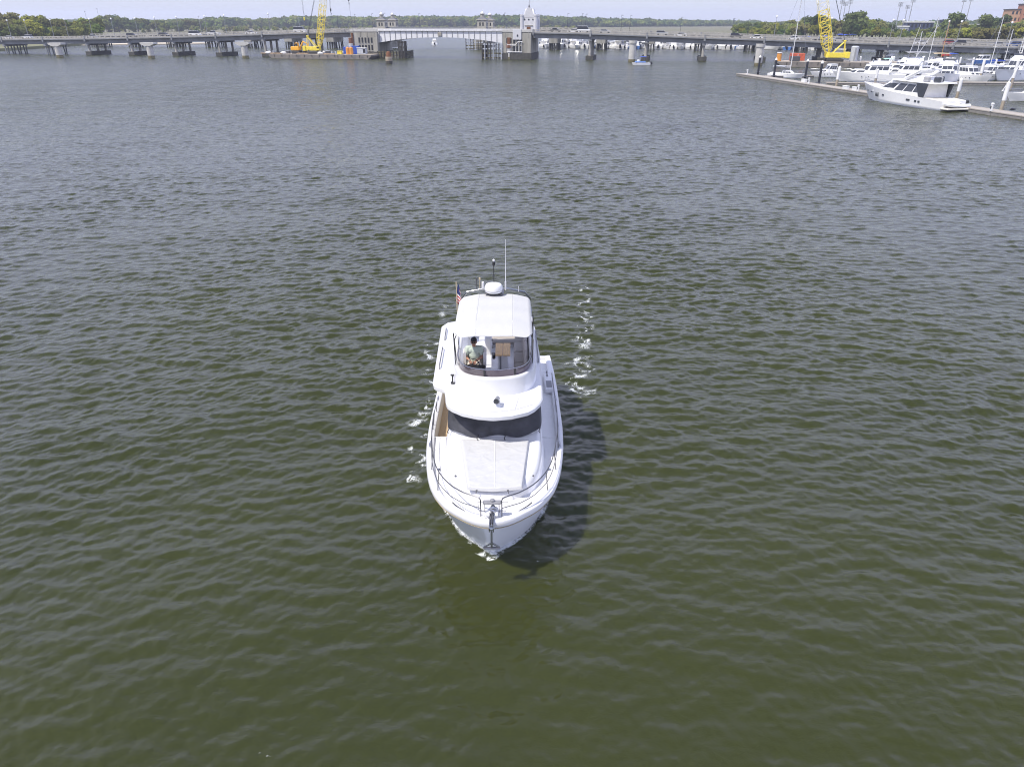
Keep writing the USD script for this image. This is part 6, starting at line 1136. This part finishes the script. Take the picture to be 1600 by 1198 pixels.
# the rest, each where it lies
sailboat('white sailing yacht with a grey cockpit awning moored behind the tip of the outer dock', (72.5, 204.0, 0), -.55, 9.5, 21, sail='canvas_grey', spar='mast_white'); 
tt = stage.GetPrimAtPath('/World/sailing_yacht'); canopy(tt, -3.6, -.4, 2.6, 2.9, 'tank_grey', h=1.6)
cruiser('white motor yacht with dark saloon windows, bow to the left, behind the pilings', (88.0, 190.5, 0), PI - .35, 17, 5.2, 2.3, 1.7, arch=True, boot='boot_blue')
cruiser('small white sloop-like cruiser left of the first motor yacht bow', (84.0, 206.5, 0), PI - .1, 8.5, 3, 1.4, 1.0, name='motor_boat', fly=False, arch=False)
sp_ = cruiser('white sportfishing yacht with a pale green top and outriggers', (103.5, 206.0, 0), PI - .12, 17, 5.6, 2.8, 1.7, name='sportfishing_boat', top='canvas_grey', arch=False, h1=1.9)
for s in (-1, 1): mb = MB(); mb.tube([(-1.5, s * 2, 3.5), (-4.5 - s, s * 3.2, 12.5)], [.06, .03], 5); mb.build('outrigger', 'mast_white', sp_)
canopy(sp_, 2.8, 5.2, 3.2, 4.6, 'canvas_green', h=1.2)
cruiser('white cruiser seen from the bow with a wide dark windscreen, behind the big yacht stern', (104.5, 186.0, 0), -PI / 2 - .55, 16, 5.8, 2.6, 1.7, boot='pile_black', arch=False, h1=2.0)
cruiser('white flybridge boat directly behind the big yacht, left of the bow-on cruiser', (99.0, 196.0, 0), PI - .5, 15, 4.8, 2.2, 1.5, arch=True)
cruiser('small white cabin boat beside the white piling right of the bow-on cruiser', (113.5, 190.5, 0), -PI / 2 + .3, 11.5, 4, 1.8, 1.3, name='motor_boat', fly=False, arch=False)
cruiser('small white boat with blue-tinted windows left of the blue sail cover', (121.5, 196.0, 0), PI + .3, 11, 3.6, 1.7, 1.2, name='motor_boat', fly=False, arch=False, boot='boat_blue')
cruiser('white cruiser under an orange-tan awning between two masts', (114.0, 212.0, 0), PI - .2, 13, 4.4, 2, 1.4, fly=True, arch=False, top='canvas_tan')
tb_ = cruiser('large white trawler yacht with a brown door at the right edge', (127.5, 196.5, 0), PI + .5, 17, 5.6, 2.8, 2.1, name='trawler_yacht', arch=False, h1=2.3); mb = MB(); mb.box((-1.5, 2.06, 3.2), (.9, .1, 1.7), b=.03); mb.build('door', 'spar_wood', tb_, False); canopy(tb_, -6, -2.5, 4, 7.4, 'canvas_grey', h=2.4); mast(tb_, -1.0, 4.4, 8, 'mast_white', 3.6, None, .12, 1)
sailboat('white sailing yacht with a long bowsprit at the right edge, nearest the outer dock', (98.5, 143.5, 0), PI + .12, 12.5, 15, sail='sack_white', name='sailing_yacht'); P = stage.GetPrimAtPath('/World/sailing_yacht_001'); mb = MB(); mb.tube([(6.0, 0, 1.6), (7.2, 0, 1.75)], .09, 6); mb.build('bowsprit', 'mast_white', P); mb = MB(); mb.tube([(7.1, 0, 1.8), (1.1, 0, 15)], [.07, .05], 5); mb.build('furled_jib', 'mast_white', P)
for px, py, top, l, spar, sail, L in ((1430, 113, 49, 'sailing yacht with a short white mast left of the tall pair', 'mast_white', 'canvas_grey', 10), (1452, 106, 27, 'sailing yacht with the tall white mast beside the varnished one', 'mast_white', 'canvas_grey', 12), (1471, 100, 33, 'sailing boat with a varnished orange mast and red boom cover', 'spar_wood', 'canvas_red', 10), (1549, 112, 26, 'sailing yacht with the tallest mast at the right and a bright blue sail cover', 'mast_white', 'canvas_blue', 12), (1569, 110, 46, 'sailing yacht with a thick white mast next to the blue sail cover', 'mast_white', 'canvas_grey', 11), (1590, 105, 60, 'sailing yacht with a half-cut mast at the right edge of the picture', 'mast_white', 'canvas_blue', 11)):
    P = survey(px, py, z=0); T = survey(px, top, Y=P[1]); sailboat(l, (P[0], P[1], 0), PI + .15, L, max(9, T[2] - L * .11), sail=sail, spar=spar)
for px, py, l, k in ((1386, 98, 'small white boat moored behind the sportfishing yacht', 'fly'), (1478, 108, 'small white boat behind the bow-on cruiser, under a blue top', 'fly'), (1510, 112, 'small open boat with a grey top behind the cabin boat', 'tee'), (1534, 100, 'small boat with a light blue hull out in the far water of the marina', 'blue'), (1592, 118, 'small white cabin cruiser behind the trawler at the right edge', 'cabin'), (1440, 121, 'small white cabin cruiser among dark rigging behind the big yacht', 'cabin')):
    SM[k](survey(px, py, z=0), PI + .2, l, None, 1.1)
# ---------------------------------------------------------------- the slight summer haze over the estuary
mb = MB(); mb.box((0, 0, 39), (14000, 14000, 83)); hz = mb.build('haze', usdkit.material(stage, '/World/Looks/haze', {'v': ('principled_volume', dict(color=(.86, .90, 1.0), density=.00016, anisotropy=.3))}, volume='v.volume'), None, False); tag(hz, kind='stuff')
